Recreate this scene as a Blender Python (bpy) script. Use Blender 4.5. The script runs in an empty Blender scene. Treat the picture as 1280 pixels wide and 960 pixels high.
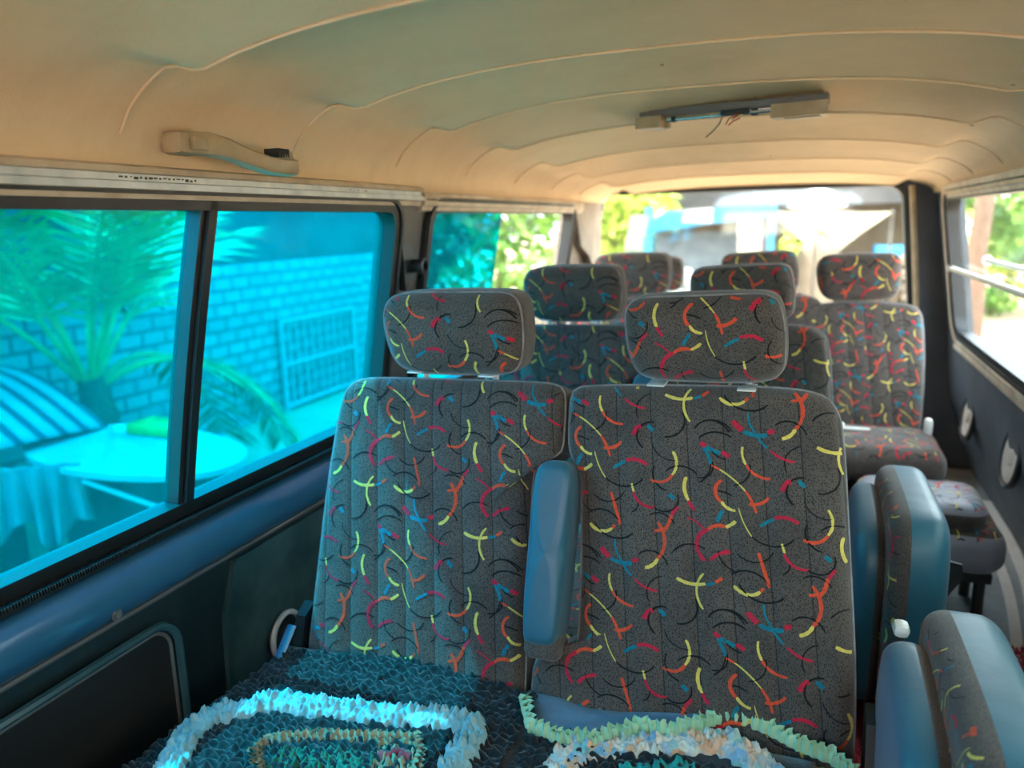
import bpy, bmesh, math, random
from mathutils import Vector, Matrix
random.seed(7)
PI = math.pi
col = bpy.context.scene.collection
R_ = math.radians

# ------------------------------------------------------------------ camera
F_PX, CAM = 950.0, Vector((0, 0, 1.2))
yaw, pitch, roll = R_(21.0968), R_(11.978), R_(1.3)
F = Vector((-math.sin(yaw)*math.cos(pitch), math.cos(yaw)*math.cos(pitch), -math.sin(pitch)))
Rt = Vector((math.cos(yaw), math.sin(yaw), 0)); Up = Rt.cross(F)
c_, s_ = math.cos(roll), math.sin(roll)
Rt, Up = c_*Rt - s_*Up, s_*Rt + c_*Up
cd = bpy.data.cameras.new('camera'); cam = bpy.data.objects.new('camera', cd); col.objects.link(cam)
cam.matrix_world = Matrix(((Rt.x, Up.x, -F.x, CAM.x), (Rt.y, Up.y, -F.y, CAM.y), (Rt.z, Up.z, -F.z, CAM.z), (0, 0, 0, 1)))
cd.sensor_width = 36; cd.lens = 36*F_PX/1280; cd.clip_start = 0.02; cd.clip_end = 200
cd.dof.use_dof = True; cd.dof.focus_distance = 1.17; cd.dof.aperture_fstop = 2.7
bpy.context.scene.camera = cam

# ------------------------------------------------------------------ materials
def lin(c):
    return tuple((x/255/12.92 if x/255 <= .04045 else ((x/255+.055)/1.055)**2.4) for x in c)
class NT:
    def __init__(s, name):
        s.m = bpy.data.materials.new(name); s.m.use_nodes = True; s.t = s.m.node_tree
        s.t.nodes.clear(); s.out = s.n('ShaderNodeOutputMaterial')
    def n(s, t, **k):
        o = s.t.nodes.new(t)
        for a, v in k.items(): setattr(o, a, v)
        return o
    def l(s, a, b): s.t.links.new(a, b)
    def coord(s, kind='Object'): return s.n('ShaderNodeTexCoord').outputs[kind]
    def noise(s, scale, detail=3, vec=None, rough=.55):
        o = s.n('ShaderNodeTexNoise'); o.inputs['Scale'].default_value = scale; o.inputs['Detail'].default_value = detail
        o.inputs['Roughness'].default_value = rough
        s.l(vec or s.coord(), o.inputs['Vector']); return o.outputs['Fac']
    def ramp(s, fac, stops):
        o = s.n('ShaderNodeValToRGB'); e = o.color_ramp.elements
        while len(e) < len(stops): e.new(.5)
        for i, (p, c) in enumerate(stops):
            e[i].position = p; e[i].color = (*lin(c), 1)
        s.l(fac, o.inputs[0]); return o.outputs[0]
    def mapping(s, vec, scale):
        o = s.n('ShaderNodeMapping'); o.inputs['Scale'].default_value = scale; s.l(vec, o.inputs[0]); return o.outputs[0]
    def math(s, op, a, b=None, c=None):
        o = s.n('ShaderNodeMath', operation=op)
        for i, v in enumerate((a, b, c)):
            if v is None: continue
            if isinstance(v, (int, float)): o.inputs[i].default_value = v
            else: s.l(v, o.inputs[i])
        return o.outputs[0]
    def mix(s, fac, a, b, blend='MIX'):
        o = s.n('ShaderNodeMix', data_type='RGBA', blend_type=blend)
        for i, v in ((0, fac), (6, a), (7, b)):
            if isinstance(v, (int, float)): o.inputs[i].default_value = v
            elif isinstance(v, tuple): o.inputs[i].default_value = (*lin(v), 1)
            else: s.l(v, o.inputs[i])
        return o.outputs[2]
    def bump(s, h, strength, dist=.002):
        o = s.n('ShaderNodeBump'); o.inputs['Strength'].default_value = strength; o.inputs['Distance'].default_value = dist
        s.l(h, o.inputs['Height']); return o.outputs[0]
    def bsdf(s, color, rough=.6, metal=0, normal=None, sheen=0, spec=.5, coat=0):
        o = s.n('ShaderNodeBsdfPrincipled')
        if isinstance(color, tuple): o.inputs['Base Color'].default_value = (*lin(color), 1)
        else: s.l(color, o.inputs['Base Color'])
        if isinstance(rough, (int, float)): o.inputs['Roughness'].default_value = rough
        else: s.l(rough, o.inputs['Roughness'])
        o.inputs['Metallic'].default_value = metal; o.inputs['Specular IOR Level'].default_value = spec
        o.inputs['Sheen Weight'].default_value = sheen; o.inputs['Coat Weight'].default_value = coat
        if normal: s.l(normal, o.inputs['Normal'])
        s.l(o.outputs[0], s.out.inputs[0]); return s.m

def varied(name, c1, c2, scale=8, rough=.6, metal=0, bump=.2, bscale=60, bdist=.001, sheen=0, spec=.5, coat=0):
    t = NT(name); f = t.noise(scale, 5)
    c = t.ramp(f, [(.3, c1), (.7, c2)])
    nb = t.bump(t.noise(bscale, 4), bump, bdist) if bump else None
    return t.bsdf(c, rough, metal, nb, sheen, spec, coat)

M = {}
M['vinyl'] = varied('teal_vinyl', (26, 82, 102), (38, 98, 118), 6, .42, 0, .25, 14, .006, .2)
M['grey_vinyl'] = varied('grey_vinyl', (112, 116, 128), (134, 138, 150), 6, .45, 0, .25, 14, .006, .2)
M['rubber'] = varied('black_rubber', (14, 17, 19), (24, 28, 30), 20, .5, 0, .2, 90)
M['dark_plastic'] = varied('dark_plastic', (26, 30, 32), (38, 42, 44), 12, .45, 0, .15, 200)
M['grey_metal'] = varied('grey_painted_metal', (88, 90, 92), (112, 112, 112), 10, .5, .2, .1, 80)
M['chrome'] = varied('chrome', (190, 190, 190), (225, 225, 225), 15, .18, 1, .05, 40)
M['white_plastic'] = varied('white_plastic', (205, 205, 200), (225, 225, 220), 10, .4, 0, .1, 80)
M['beige_plastic'] = varied('aged_beige_plastic', (138, 122, 96), (176, 158, 128), 14, .42, 0, .15, 120)
M['piping'] = varied('grey_piping', (96, 96, 98), (140, 138, 138), 40, .6, 0, .2, 300)
M['wire_black'] = varied('black_wire', (16, 16, 18), (30, 30, 30), 50, .4, 0, 0)
M['wire_red'] = varied('red_wire', (140, 20, 25), (180, 35, 40), 50, .4, 0, 0)

def m_fabric(groove):
    t = NT('quilted_moquette' if groove else 'patterned_moquette'); co = t.coord()
    fl = t.mapping(co, (560, 560, 300))
    v = t.n('ShaderNodeTexVoronoi'); v.inputs['Scale'].default_value = 1; t.l(fl, v.inputs['Vector'])
    v.inputs['Randomness'].default_value = 1
    speck = t.math('LESS_THAN', v.outputs['Distance'], .36)
    base = t.ramp(t.noise(9, 4), [(.3, (74, 68, 64)), (.7, (92, 84, 78))])
    c = t.mix(t.math('MULTIPLY', speck, .9), base, (30, 30, 32))
    sx = t.n('ShaderNodeSeparateXYZ'); t.l(co, sx.inputs[0])
    xs_ = t.math('MULTIPLY_ADD', sx.outputs['Z'], .125, sx.outputs['X'])
    fr = t.math('FRACT', t.math('MULTIPLY_ADD', xs_, 18, .444-.125*.5*18))
    d = t.math('ABSOLUTE', t.math('SUBTRACT', fr, .5))
    line = t.math('LESS_THAN', d, .016)
    hgt = t.math('MULTIPLY', t.noise(1400, 2), .35)
    if groove:
        c = t.mix(t.math('MULTIPLY', line, .7), c, (24, 23, 24))
        hgt = t.math('ADD', t.math('MULTIPLY', t.math('MINIMUM', t.math('MULTIPLY', d, 9), 1), 1.6), hgt)
    return t.bsdf(c, .95, 0, t.bump(hgt, .45, .0016), .25, .15)
M['fabric'] = m_fabric(False); M['quilt'] = m_fabric(True)
def yarn(n, a, b): return varied(n, a, b, 260, .9, 0, .6, 900, .0006, .2, .2)
M['y_yellow'] = yarn('yellow_yarn', (192, 172, 78), (216, 198, 104))
M['y_orange'] = yarn('orange_yarn', (192, 64, 38), (214, 84, 54))
M['y_red'] = yarn('crimson_yarn', (165, 26, 52), (190, 42, 66))
M['y_teal'] = yarn('teal_yarn', (8, 96, 118), (20, 122, 140))
M['y_black'] = yarn('black_yarn', (14, 16, 17), (26, 28, 28))
FAB = [M['fabric'], M['y_yellow'], M['y_orange'], M['y_red'], M['y_teal'], M['y_black']]
QLT = [M['quilt']]+FAB[1:]

def m_headliner():
    t = NT('stained_beige_headliner'); 
    a = t.noise(1.6, 6, None, .6); b = t.noise(7, 8, t.mapping(t.coord(), (1, 2.2, 1)), .65)
    c = t.ramp(a, [(.25, (200, 176, 144)), (.5, (220, 196, 164)), (.8, (228, 206, 176))])
    c = t.mix(t.ramp(b, [(.44, (0, 0, 0)), (.74, (110, 110, 110))]), c, (166, 142, 114))
    sp = t.noise(22, 2); c = t.mix(t.math('MULTIPLY', t.math('GREATER_THAN', sp, .77), .55), c, (92, 78, 66))
    h = t.math('ADD', t.noise(5, 4), t.math('MULTIPLY', t.noise(300, 2), .15))
    return t.bsdf(c, .8, 0, t.bump(h, .35, .012), .1, .2)
M['headliner'] = m_headliner()
M['cream_trim'] = varied('worn_cream_rail', (168, 150, 128), (204, 192, 174), 16, .5, 0, .3, 60)
M['pale_rail'] = varied('pale_blue_rail', (160, 172, 178), (200, 206, 208), 22, .4, .1, .3, 60)
def m_wallpanel():
    t = NT('dark_wall_panel')
    c = t.ramp(t.noise(5, 6), [(.3, (20, 30, 33)), (.7, (34, 46, 50))])
    st = t.noise(6, 5, t.mapping(t.coord(), (1, 6, .6)), .6)
    c = t.mix(t.ramp(st, [(.52, (0, 0, 0)), (.8, (150, 150, 150))]), c, (58, 70, 70))
    return t.bsdf(c, .42, 0, t.bump(t.noise(70, 4), .25, .001))
M['panel'] = m_wallpanel()
M['shiny_panel'] = varied('scuffed_sheet_panel', (38, 62, 66), (70, 96, 98), 14, .35, .2, .3, 70)
M['teal_bead'] = varied('dark_teal_bead', (42, 74, 84), (60, 94, 102), 8, .25, 0, .1, 60)
M['inner_panel'] = varied('brown_black_panel', (26, 24, 24), (36, 32, 31), 6, .5, 0, .2, 50)
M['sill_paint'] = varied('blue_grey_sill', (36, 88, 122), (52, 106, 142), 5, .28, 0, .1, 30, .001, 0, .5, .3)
M['pillar'] = varied('pillar_paint', (78, 78, 78), (100, 96, 92), 7, .55, 0, .2, 40)
M['pillar_beige'] = varied('dusty_pillar', (120, 106, 92), (152, 136, 116), 9, .6, 0, .3, 40)
M['navy'] = varied('charcoal_trim', (58, 65, 72), (78, 84, 92), 6, .6, 0, .2, 60)
M['floor'] = varied('grey_vinyl_floor', (140, 150, 154), (168, 178, 182), 18, .5, 0, .25, 160)
M['floor_white'] = varied('white_floor_strip', (224, 224, 218), (240, 240, 236), 14, .45, 0, .1, 60)
M['carpet'] = varied('crimson_carpet', (176, 20, 48), (215, 44, 76), 120, .95, 0, .9, 500, .004, .3, .1)
M['speaker'] = varied('speaker_cone', (186, 176, 166), (208, 200, 190), 12, .5, 0, .2, 60)

def glass(name, tint, gloss=.06, haze=None):
    t = NT(name)
    tr = t.n('ShaderNodeBsdfTransparent'); tr.inputs[0].default_value = (*tint, 1)
    gl = t.n('ShaderNodeBsdfGlossy'); gl.inputs['Roughness'].default_value = .05; gl.inputs[0].default_value = (.8, .9, .9, 1)
    mx = t.n('ShaderNodeMixShader'); mx.inputs[0].default_value = gloss
    t.l(tr.outputs[0], mx.inputs[1]); t.l(gl.outputs[0], mx.inputs[2]); last = mx.outputs[0]
    if haze:
        df = t.n('ShaderNodeBsdfTranslucent'); df.inputs[0].default_value = (*haze[0], 1)
        m2 = t.n('ShaderNodeMixShader')
        f = t.ramp(t.noise(3, 5), [(.3, (255*haze[1]*.8,)*3), (.8, (255*haze[1]*1.2,)*3)])
        t.l(f, m2.inputs[0]); t.l(last, m2.inputs[1]); t.l(df.outputs[0], m2.inputs[2]); last = m2.outputs[0]
    t.l(last, t.out.inputs[0]); return t.m
M['film'] = glass('cyan_tint_film', (.004, .54, .69), .03, ((.02, .75, .9), .11))
M['windscreen'] = glass('warm_tint_windscreen', (.95, .84, .72), .05)  # warm tint added to the unseen windscreen to warm the cabin light
M['side_tint'] = glass('light_dimming_tint', (.46, .50, .47), .05)  # tint added to an unseen side window to dim neutral light inside
M['clear'] = glass('dusty_clear_glass', (.9, .93, .92), .05, ((.9, .9, .88), .03))

# ------------------------------------------------------------------ mesh builder
class MB:
    def __init__(s): s.v = []; s.f = []; s.mi = []; s.M = None
    def add(s, vs, fs, mi=0):
        b = len(s.v); s.v += [tuple(p) for p in vs]
        for f in fs: s.f.append(tuple(i+b for i in f)); s.mi.append(mi)
    def box(s, c, size, r=.004, rot=None, mi=0, seg=2):
        bm = bmesh.new(); bmesh.ops.create_cube(bm, size=1)
        bmesh.ops.scale(bm, vec=size, verts=bm.verts)
        r = min(r, min(size)*.49)
        if r > 0: bmesh.ops.bevel(bm, geom=bm.edges[:], offset=r, segments=seg, affect='EDGES', profile=.5)
        if rot is not None: bmesh.ops.transform(bm, matrix=rot.to_4x4(), verts=bm.verts)
        bm.verts.ensure_lookup_table()
        s.add([v.co + Vector(c) for v in bm.verts], [[v.index for v in f.verts] for f in bm.faces], mi); bm.free()
    def tube(s, path, r, n=10, mi=0, cap=True, flat=1.0):
        P = [Vector(p) for p in path]; rs = r if isinstance(r, (list, tuple)) else [r]*len(P)
        vs = []; up = None
        for i, p in enumerate(P):
            t = (P[min(i+1, len(P)-1)] - P[max(i-1, 0)]).normalized()
            if up is None: up = Vector((0, 0, 1)) if abs(t.z) < .9 else Vector((1, 0, 0))
            a = t.cross(up).normalized(); b = a.cross(t); up = b
            for k in range(n):
                an = 2*PI*k/n; vs.append(p + rs[i]*(math.cos(an)*a + flat*math.sin(an)*b))
        fs = [(i*n+k, i*n+(k+1) % n, (i+1)*n+(k+1) % n, (i+1)*n+k) for i in range(len(P)-1) for k in range(n)]
        if cap: fs += [tuple(range(n))[::-1], tuple(range((len(P)-1)*n, len(P)*n))]
        s.add(vs, fs, mi)
    def lathe(s, prof, c, axis='Z', n=32, mi=0):
        vs = []
        for (r, h) in prof:
            for k in range(n):
                a = 2*PI*k/n; x, y = r*math.cos(a), r*math.sin(a)
                vs.append(Vector(c) + Vector({'Z': (x, y, h), 'X': (h, x, y), 'Y': (x, h, y)}[axis]))
        m = len(prof)
        fs = [(i*n+k, i*n+(k+1) % n, (i+1)*n+(k+1) % n, (i+1)*n+k) for i in range(m-1) for k in range(n)]
        fs += [tuple(range(n))[::-1], tuple(range((m-1)*n, m*n))]
        s.add(vs, fs, mi)
    def prism(s, poly, axis, a, b, mi=0):
        """poly of 2D points swept along an axis from a to b"""
        def P(u, v, w): return {'X': (w, u, v), 'Y': (u, w, v), 'Z': (u, v, w)}[axis]
        n = len(poly)
        s.add([P(u, v, a) for u, v in poly] + [P(u, v, b) for u, v in poly],
              [tuple(range(n))[::-1], tuple(range(n, 2*n))] + [(i, (i+1) % n, n+(i+1) % n, n+i) for i in range(n)], mi)
    def build(s, name, mats, parent=None, smooth=True, loc=None, ang=38):
        me = bpy.data.meshes.new(name); me.from_pydata(s.v, [], s.f); me.validate()
        for m in (mats if isinstance(mats, (list, tuple)) else [mats]): me.materials.append(m)
        if len(s.mi) == len(me.polygons): me.polygons.foreach_set('material_index', s.mi)
        bm = bmesh.new(); bm.from_mesh(me); bmesh.ops.recalc_face_normals(bm, faces=bm.faces); bm.to_mesh(me); bm.free()
        if smooth: me.shade_smooth(); me.set_sharp_from_angle(angle=R_(ang))
        o = bpy.data.objects.new(name, me); col.objects.link(o)
        if parent: o.parent = parent
        if loc: o.location = loc
        return o
def tag(o, label=None, cat=None, group=None, kind=None):
    if label: o['label'] = label
    if cat: o['category'] = cat
    if group: o['group'] = group
    if kind: o['kind'] = kind
    return o
def thing(name, label, cat, loc=(0, 0, 0), group=None, rz=0):
    o = bpy.data.objects.new(name, None); col.objects.link(o); o.location = loc; o.rotation_euler.z = rz
    o.empty_display_size = .1
    return tag(o, label, cat, group)
def copy_tree(o, parent=None):
    c = o.copy(); col.objects.link(c); c.parent = parent
    for ch in [x for x in CHILD.get(o.name, [])]: copy_tree_child(ch, c)
    return c
def copy_tree_child(o, parent):
    c = o.copy(); col.objects.link(c); c.parent = parent
    for ch in CHILD.get(o.name, []): copy_tree_child(ch, c)
CHILD = {}
def index_children():
    CHILD.clear()
    for o in bpy.data.objects:
        if o.parent: CHILD.setdefault(o.parent.name, []).append(o)
def struct(o): o['kind'] = 'structure'; return o

# smooth closed outline
def smooth_closed(pts, n=120, rounds=2):
    P = [Vector(p) for p in pts]
    for _ in range(rounds):
        Q = []
        for i in range(len(P)):
            a, b = P[i], P[(i+1) % len(P)]; Q += [a*.75+b*.25, a*.25+b*.75]
        P = Q
    L = [0]
    for i in range(len(P)): L.append(L[-1] + (P[(i+1) % len(P)]-P[i]).length)
    out = []
    j = 0
    for k in range(n):
        s = L[-1]*k/n
        while L[j+1] < s: j += 1
        t = (s-L[j])/max(1e-9, L[j+1]-L[j]); out.append(P[j].lerp(P[(j+1) % len(P)], t))
    return out
def rrect(x0, x1, z0, z1, r, n=6):
    out = []
    for cx, cz, a0 in ((x1-r, z1-r, 0), (x0+r, z1-r, 90), (x0+r, z0+r, 180), (x1-r, z0+r, 270)):
        for k in range(n+1):
            a = R_(a0+90*k/n); out.append((cx+r*math.cos(a), cz+r*math.sin(a)))
    return out

class Pad:
    """cushion in local coords: x, z in the face, y = depth (front is -y)"""
    def __init__(s, outline, T, r, bulge=.01, rb=None, bend=None, wave=0):
        s.o = [Vector(p) for p in outline]; s.T = T; s.r = r; s.bulge = bulge; s.bend = bend; s.wave = wave
        s.c = sum(s.o, Vector((0, 0)))/len(s.o); s.n = len(s.o)
        s.ang = sorted([(math.atan2((p-s.c).y, (p-s.c).x), (p-s.c).length) for p in s.o])
        s.W = max(p.x for p in s.o)-min(p.x for p in s.o)
    def R(s, th):
        A = s.ang; lo = 0
        import bisect
        i = bisect.bisect_left(A, (th, 0)); a = A[i-1]; b = A[i % len(A)]
        da = (b[0]-a[0]) % (2*PI); t = ((th-a[0]) % (2*PI))/da if da > 1e-9 else 0
        return a[1]+(b[1]-a[1])*t
    def depth(s, p, inset):
        base = s.T/2
        k = min(1, max(0, inset/s.r))
        e = s.r*(1-math.sqrt(max(0, 1-(1-k)**2)))
        q = (p-s.c); far = min(1, inset/(s.r*4))
        d = base-e+s.bulge*(1-(1-far)**2)
        if s.wave: d += s.wave*abs(math.sin(((p.x+.125*(p.y-.5))*18+.444)*PI+PI/2))*far
        return d
    def off(s, p): return s.bend(p) if s.bend else 0
    def mesh(s, mb, rings=22, back=True, mi=0):
        sinset = []
        for j in range(9): sinset.append(s.r*(1-math.cos(PI/2*j/8)))
        vs = []; n = s.n
        rows = []
        def ring(side, f):
            row = []
            for p in s.o:
                rad = (p-s.c).length; 
                inset, q = f(p, rad)
                d = s.depth(q, inset)
                row.append(len(vs)); vs.append((q.x, (-d if side > 0 else d)+s.off(q), q.y))
            rows.append(row)
        fr = []
        for a in sinset: fr.append(lambda p, rad, a=a: (a, s.c+(p-s.c)*(1-a/rad)))
        for j in range(1, rings):
            t = j/rings
            fr.append(lambda p, rad, t=t: (s.r+(rad-s.r)*t, s.c+(p-s.c)*(1-s.r/rad)*(1-t)))
        for f in fr[::-1]: ring(1, f)
        nf = len(rows)
        for f in fr: ring(-1, f)
        fs = []
        for i in range(len(rows)-1):
            for k in range(n): fs.append((rows[i][k], rows[i][(k+1) % n], rows[i+1][(k+1) % n], rows[i+1][k]))
        q = s.c; d = s.depth(q, 1)
        a = len(vs); vs.append((q.x, -d+s.off(q), q.y)); vs.append((q.x, d+s.off(q), q.y))
        for k in range(n):
            fs.append((a, rows[0][(k+1) % n], rows[0][k])); fs.append((a+1, rows[-1][k], rows[-1][(k+1) % n]))
        mb.add(vs, fs, mi)
    def front(s, x, z, side=1):
        p = Vector((x, z)); d = p-s.c; rad = d.length
        if rad < 1e-6: return -s.depth(p, 1)+s.off(p)
        Rr = s.R(math.atan2(d.y, d.x)); inset = Rr-rad
        if inset < .004: return None
        return (-s.depth(p, inset) if side > 0 else s.depth(p, inset))+s.off(p)
    def piping(s, mb, r=.0022, mi=0, d=None):
        path = [(p.x, (-s.T/2+s.r*.55 if d is None else d)+s.off(p), p.y) for p in (s.c+(q-s.c)*(1+(.0-s.r*.1)/(q-s.c).length) for q in s.o)]
        mb.tube(path+path[:2], r, 6, mi)

# ---- woven strokes; coordinates traced in one repeat of the cloth
Y_, O_, R__, T_, K_ = 1, 2, 3, 4, 5
ST = [(Y_,14,620,92,665,108,735,100),(Y_,10,730,58,700,110,718,210),(O_,14,775,88,788,78,803,66),(T_,12,738,102,755,98,772,90),
(Y_,14,845,92,890,120,945,102),(O_,12,945,102,952,95,956,84),(Y_,10,338,115,335,160,345,190),(O_,11,345,190,375,228,435,243),
(R__,20,170,110,180,117,190,126),(T_,18,193,128,220,142,247,152),(R__,18,252,144,266,152,284,162),(T_,14,180,130,196,160,206,200),
(Y_,7,240,222,295,262,335,305),(O_,9,208,206,224,214,240,222),(O_,11,335,305,356,345,370,395),(O_,14,345,358,388,352,422,322),
(O_,14,245,268,216,312,236,362),(Y_,12,238,360,260,386,290,393),(K_,8,225,314,250,318,280,330),
(Y_,5,303,380,318,440,345,495),(K_,8,345,495,420,527,505,485),(T_,16,216,448,226,422,242,398),
(Y_,14,832,658,852,646,872,628),(O_,15,760,678,795,656,832,658),(R__,17,762,676,712,735,738,812),
(T_,14,380,448,405,430,435,412),(R__,15,438,408,480,400,526,420),
(Y_,12,640,350,652,402,630,455),(O_,13,630,455,592,488,538,485),(Y_,14,688,458,676,510,690,560),(R__,16,690,562,700,582,714,600),
(R__,22,475,290,490,262,512,245),(K_,9,568,225,496,268,515,345),(T_,18,540,240,550,250,562,264),
(K_,9,690,170,682,250,608,287),(K_,8,735,240,812,196,887,242),(R__,10,445,122,482,150,534,162),(K_,6,560,95,508,130,500,210),
(K_,8,165,92,222,60,298,78),(K_,8,155,287,190,250,208,200),(K_,8,360,185,345,250,290,285),
(O_,13,365,560,380,625,396,700),(Y_,10,457,510,460,530,464,548),(R__,11,462,545,482,588,548,606),(K_,8,545,608,625,606,648,540),
(R__,16,646,592,632,610,618,632),(O_,16,614,632,604,668,572,712),(O_,15,556,670,580,730,545,832),(Y_,15,545,832,525,860,492,877),
(O_,12,540,708,552,708,566,702),(R__,7,682,635,712,648,742,674),(R__,15,760,808,790,780,842,762),
(K_,7,285,577,352,602,422,550),(K_,8,255,667,330,642,398,694),(K_,9,280,700,345,760,450,732),
(T_,9,370,770,374,825,392,860),(T_,18,345,858,390,870,436,866),(R__,20,440,856,452,850,466,846),(R__,24,305,815,320,832,340,852),(T_,10,393,868,410,896,432,922),
(K_,7,210,570,226,622,272,652),(K_,7,525,642,585,632,626,668),(K_,5,555,320,590,378,652,388),(K_,8,612,792,668,752,742,762),
(K_,8,560,420,556,492,602,526),(T_,18,612,542,620,548,634,560),(K_,8,605,442,668,412,732,440),(K_,8,735,456,782,440,797,380),
(K_,7,450,637,472,620,480,592),(K_,8,470,822,530,800,587,852),(K_,8,200,818,255,828,290,866),(K_,7,793,322,815,350,852,366),(R__,10,218,583,232,578,246,563)]
def arc3(a, b, c, n):
    ax, ay = a; bx, by = b; cx, cy = c
    d = 2*(ax*(by-cy)+bx*(cy-ay)+cx*(ay-by))
    if abs(d) < 60: return [(ax+(cx-ax)*k/n, ay+(cy-ay)*k/n) for k in range(n+1)]
    ux = ((ax*ax+ay*ay)*(by-cy)+(bx*bx+by*by)*(cy-ay)+(cx*cx+cy*cy)*(ay-by))/d
    uy = ((ax*ax+ay*ay)*(cx-bx)+(bx*bx+by*by)*(ax-cx)+(cx*cx+cy*cy)*(bx-ax))/d
    r = math.hypot(ax-ux, ay-uy); t0 = math.atan2(ay-uy, ax-ux); t1 = math.atan2(by-uy, bx-ux); t2 = math.atan2(cy-uy, cx-ux)
    d2 = (t2-t0) % (2*PI); d1 = (t1-t0) % (2*PI)
    if d1 > d2: d2 -= 2*PI
    return [(ux+r*math.cos(t0+d2*k/n), uy+r*math.sin(t0+d2*k/n)) for k in range(n+1)]
SX, SZ = .000375, .000348
def strokes(mb, surf, x0, x1, z0, z1, ox, oz, sc=1.0, lift=.0007, place=None, seed=1, shear=0):
    """weave the repeat over x0..x1, z0..z1; surf(x, z) -> y or None"""
    rnd = random.Random(seed)
    ax, az, bz = 585*SX*sc, -190*SZ*sc, -810*SZ*sc
    for i in range(-4, 5):
        for j in range(-4, 5):
            dx, dz = ox+i*ax, oz+i*az+j*bz
            for (c, w, *q) in ST:
                pts = arc3(q[:2], q[2:4], q[4:6], 10)
                pts = [(dx+px*SX*sc, dz-py*SZ*sc) for px, py in pts]
                pts = [(a+shear*(oz-b), b) for a, b in pts]
                if max(p[0] for p in pts) < x0 or min(p[0] for p in pts) > x1 or max(p[1] for p in pts) < z0 or min(p[1] for p in pts) > z1: continue
                hw = w*.5*(SX+SZ)/2*sc*(1.0 if c != K_ else .9)
                run = []
                def flush():
                    if len(run) > 2:
                        vs = []; 
                        for (l, m, r) in run: vs += [l, m, r]
                        b = len(run)
                        mb.add(vs, [f for k in range(b-1) for f in ((3*k, 3*k+3, 3*k+4, 3*k+1), (3*k+1, 3*k+4, 3*k+5, 3*k+2))], c)
                    run.clear()
                for k, p in enumerate(pts):
                    a = pts[max(0, k-1)]; b = pts[min(len(pts)-1, k+1)]
                    tx, tz = b[0]-a[0], b[1]-a[1]; L = math.hypot(tx, tz) or 1; nx, nz = -tz/L, tx/L
                    h = hw*(1+rnd.uniform(-.16, .16))*(1 if 0 < k < len(pts)-1 else .75)
                    tri = []
                    for sgn in (-1, 0, 1):
                        X, Z = p[0]+nx*h*sgn, p[1]+nz*h*sgn
                        y = surf(X, Z)
                        if y is None: tri = None; break
                        q3 = (X, y-lift*(1.4 if sgn == 0 else 1), Z)
                        tri.append(q3 if place is None else place(q3))
                    if tri is None: flush()
                    else: run.append(tri)
                flush()

# ------------------------------------------------------------------ van shell
YF, YR = -0.9, 3.5
FZ = .15      # floor height
def xl(z): return -.97 + (0.0 if z < .72 else (z-.72)*.17)     # inner face of the wall by the blue window
def xr(z):
    return .57+(.5-z)*.34 if z < .5 else (.57-(z-.5)*.08 if z < .75 else .55-(z-.75)*.15)
def wall_piece(mb, xf, sgn, y0, y1, z0, z1, nz=6, th=.05, mi=0, dx=0):
    vs = []
    for k in range(nz+1):
        z = z0+(z1-z0)*k/nz; x = xf(z)-sgn*dx
        vs += [(x, y0, z), (x, y1, z), (x+sgn*th, y1, z), (x+sgn*th, y0, z)]
    fs = [(0, 1, 2, 3), tuple(4*nz+i for i in (3, 2, 1, 0))]
    for k in range(nz):
        for i in range(4): fs.append((4*k+i, 4*k+(i+1) % 4, 4*k+4+(i+1) % 4, 4*k+4+i))
    mb.add(vs, fs, mi)
WL = [(.10, 1.575), (1.735, 3.0)]        # window spans along the van, blue side
WR = [(-.2, 1.72), (1.9, 3.22)]
ZB, ZT = .735, 1.245
mb = MB()
wall_piece(mb, xl, -1, YF, YR, -.05, ZB, 10)
wall_piece(mb, xl, -1, YF, YR, ZT, 1.284)
wall_piece(mb, xl, -1, YF, WL[0][0], ZB, ZT)
wall_piece(mb, xl, -1, WL[0][1], WL[1][0], ZB, ZT, mi=1)
wall_piece(mb, xl, -1, WL[1][1], YR, ZB, ZT, mi=2)
struct(mb.build('wall_left', [M['panel'], M['pillar'], M['pillar_beige']]))
mb = MB()
wall_piece(mb, xr, 1, YF, YR, -.05, .76, 12)
wall_piece(mb, xr, 1, YF, YR, 1.262, 1.284)
wall_piece(mb, xr, 1, YF, WR[0][0], .76, 1.262)
wall_piece(mb, xr, 1, WR[0][1], WR[1][0], .76, 1.262)
wall_piece(mb, xr, 1, WR[1][1], YR, .76, 1.262)
struct(mb.build('wall_right', [M['navy']]))
mb = MB(); mb.box((-.14, (YF+YR)/2, FZ-.05), (1.70, YR-YF, .10), .005)
struct(mb.build('floor', M['floor']))

# headliner
XC, HW = -.206, .668
def zc(y): return 1.477 if y < 1.7 else 1.477-(y-1.7)*.066
def roof(x, y):
    t = min(1, abs((x-XC)/HW)); ze = 1.278
    z = ze+(zc(y)-ze)*(1-t**2.6)**(1/2.4)
    s = ((y-.835)/.372) % 1.0
    prof = s**1.7 if s < .93 else ((1-s)/.07)**1.3*(.93**1.7)
    lo = .90-.10*max(0, (s-.5))
    g = max(0, min(1, (lo-t)/.10)); g = g*g*(3-2*g)
    return z-.056*prof*g+.018*g
mb = MB(); nx, ny = 110, 560
vs = []; y1 = YR+.02
for j in range(ny+1):
    y = YF+(y1-YF)*j/ny
    for i in range(nx+1):
        a = -1+2*i/nx; t = math.copysign(1-(1-abs(a))**1.5, a)
        x = XC+HW*t; vs.append((x, y, roof(x, y)))
W = nx+1
mb.add(vs, [(j*W+i, j*W+i+1, (j+1)*W+i+1, (j+1)*W+i) for j in range(ny) for i in range(nx)])
ceil = struct(mb.build('ceiling', M['headliner']))
ceil.data.flip_normals()
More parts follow.
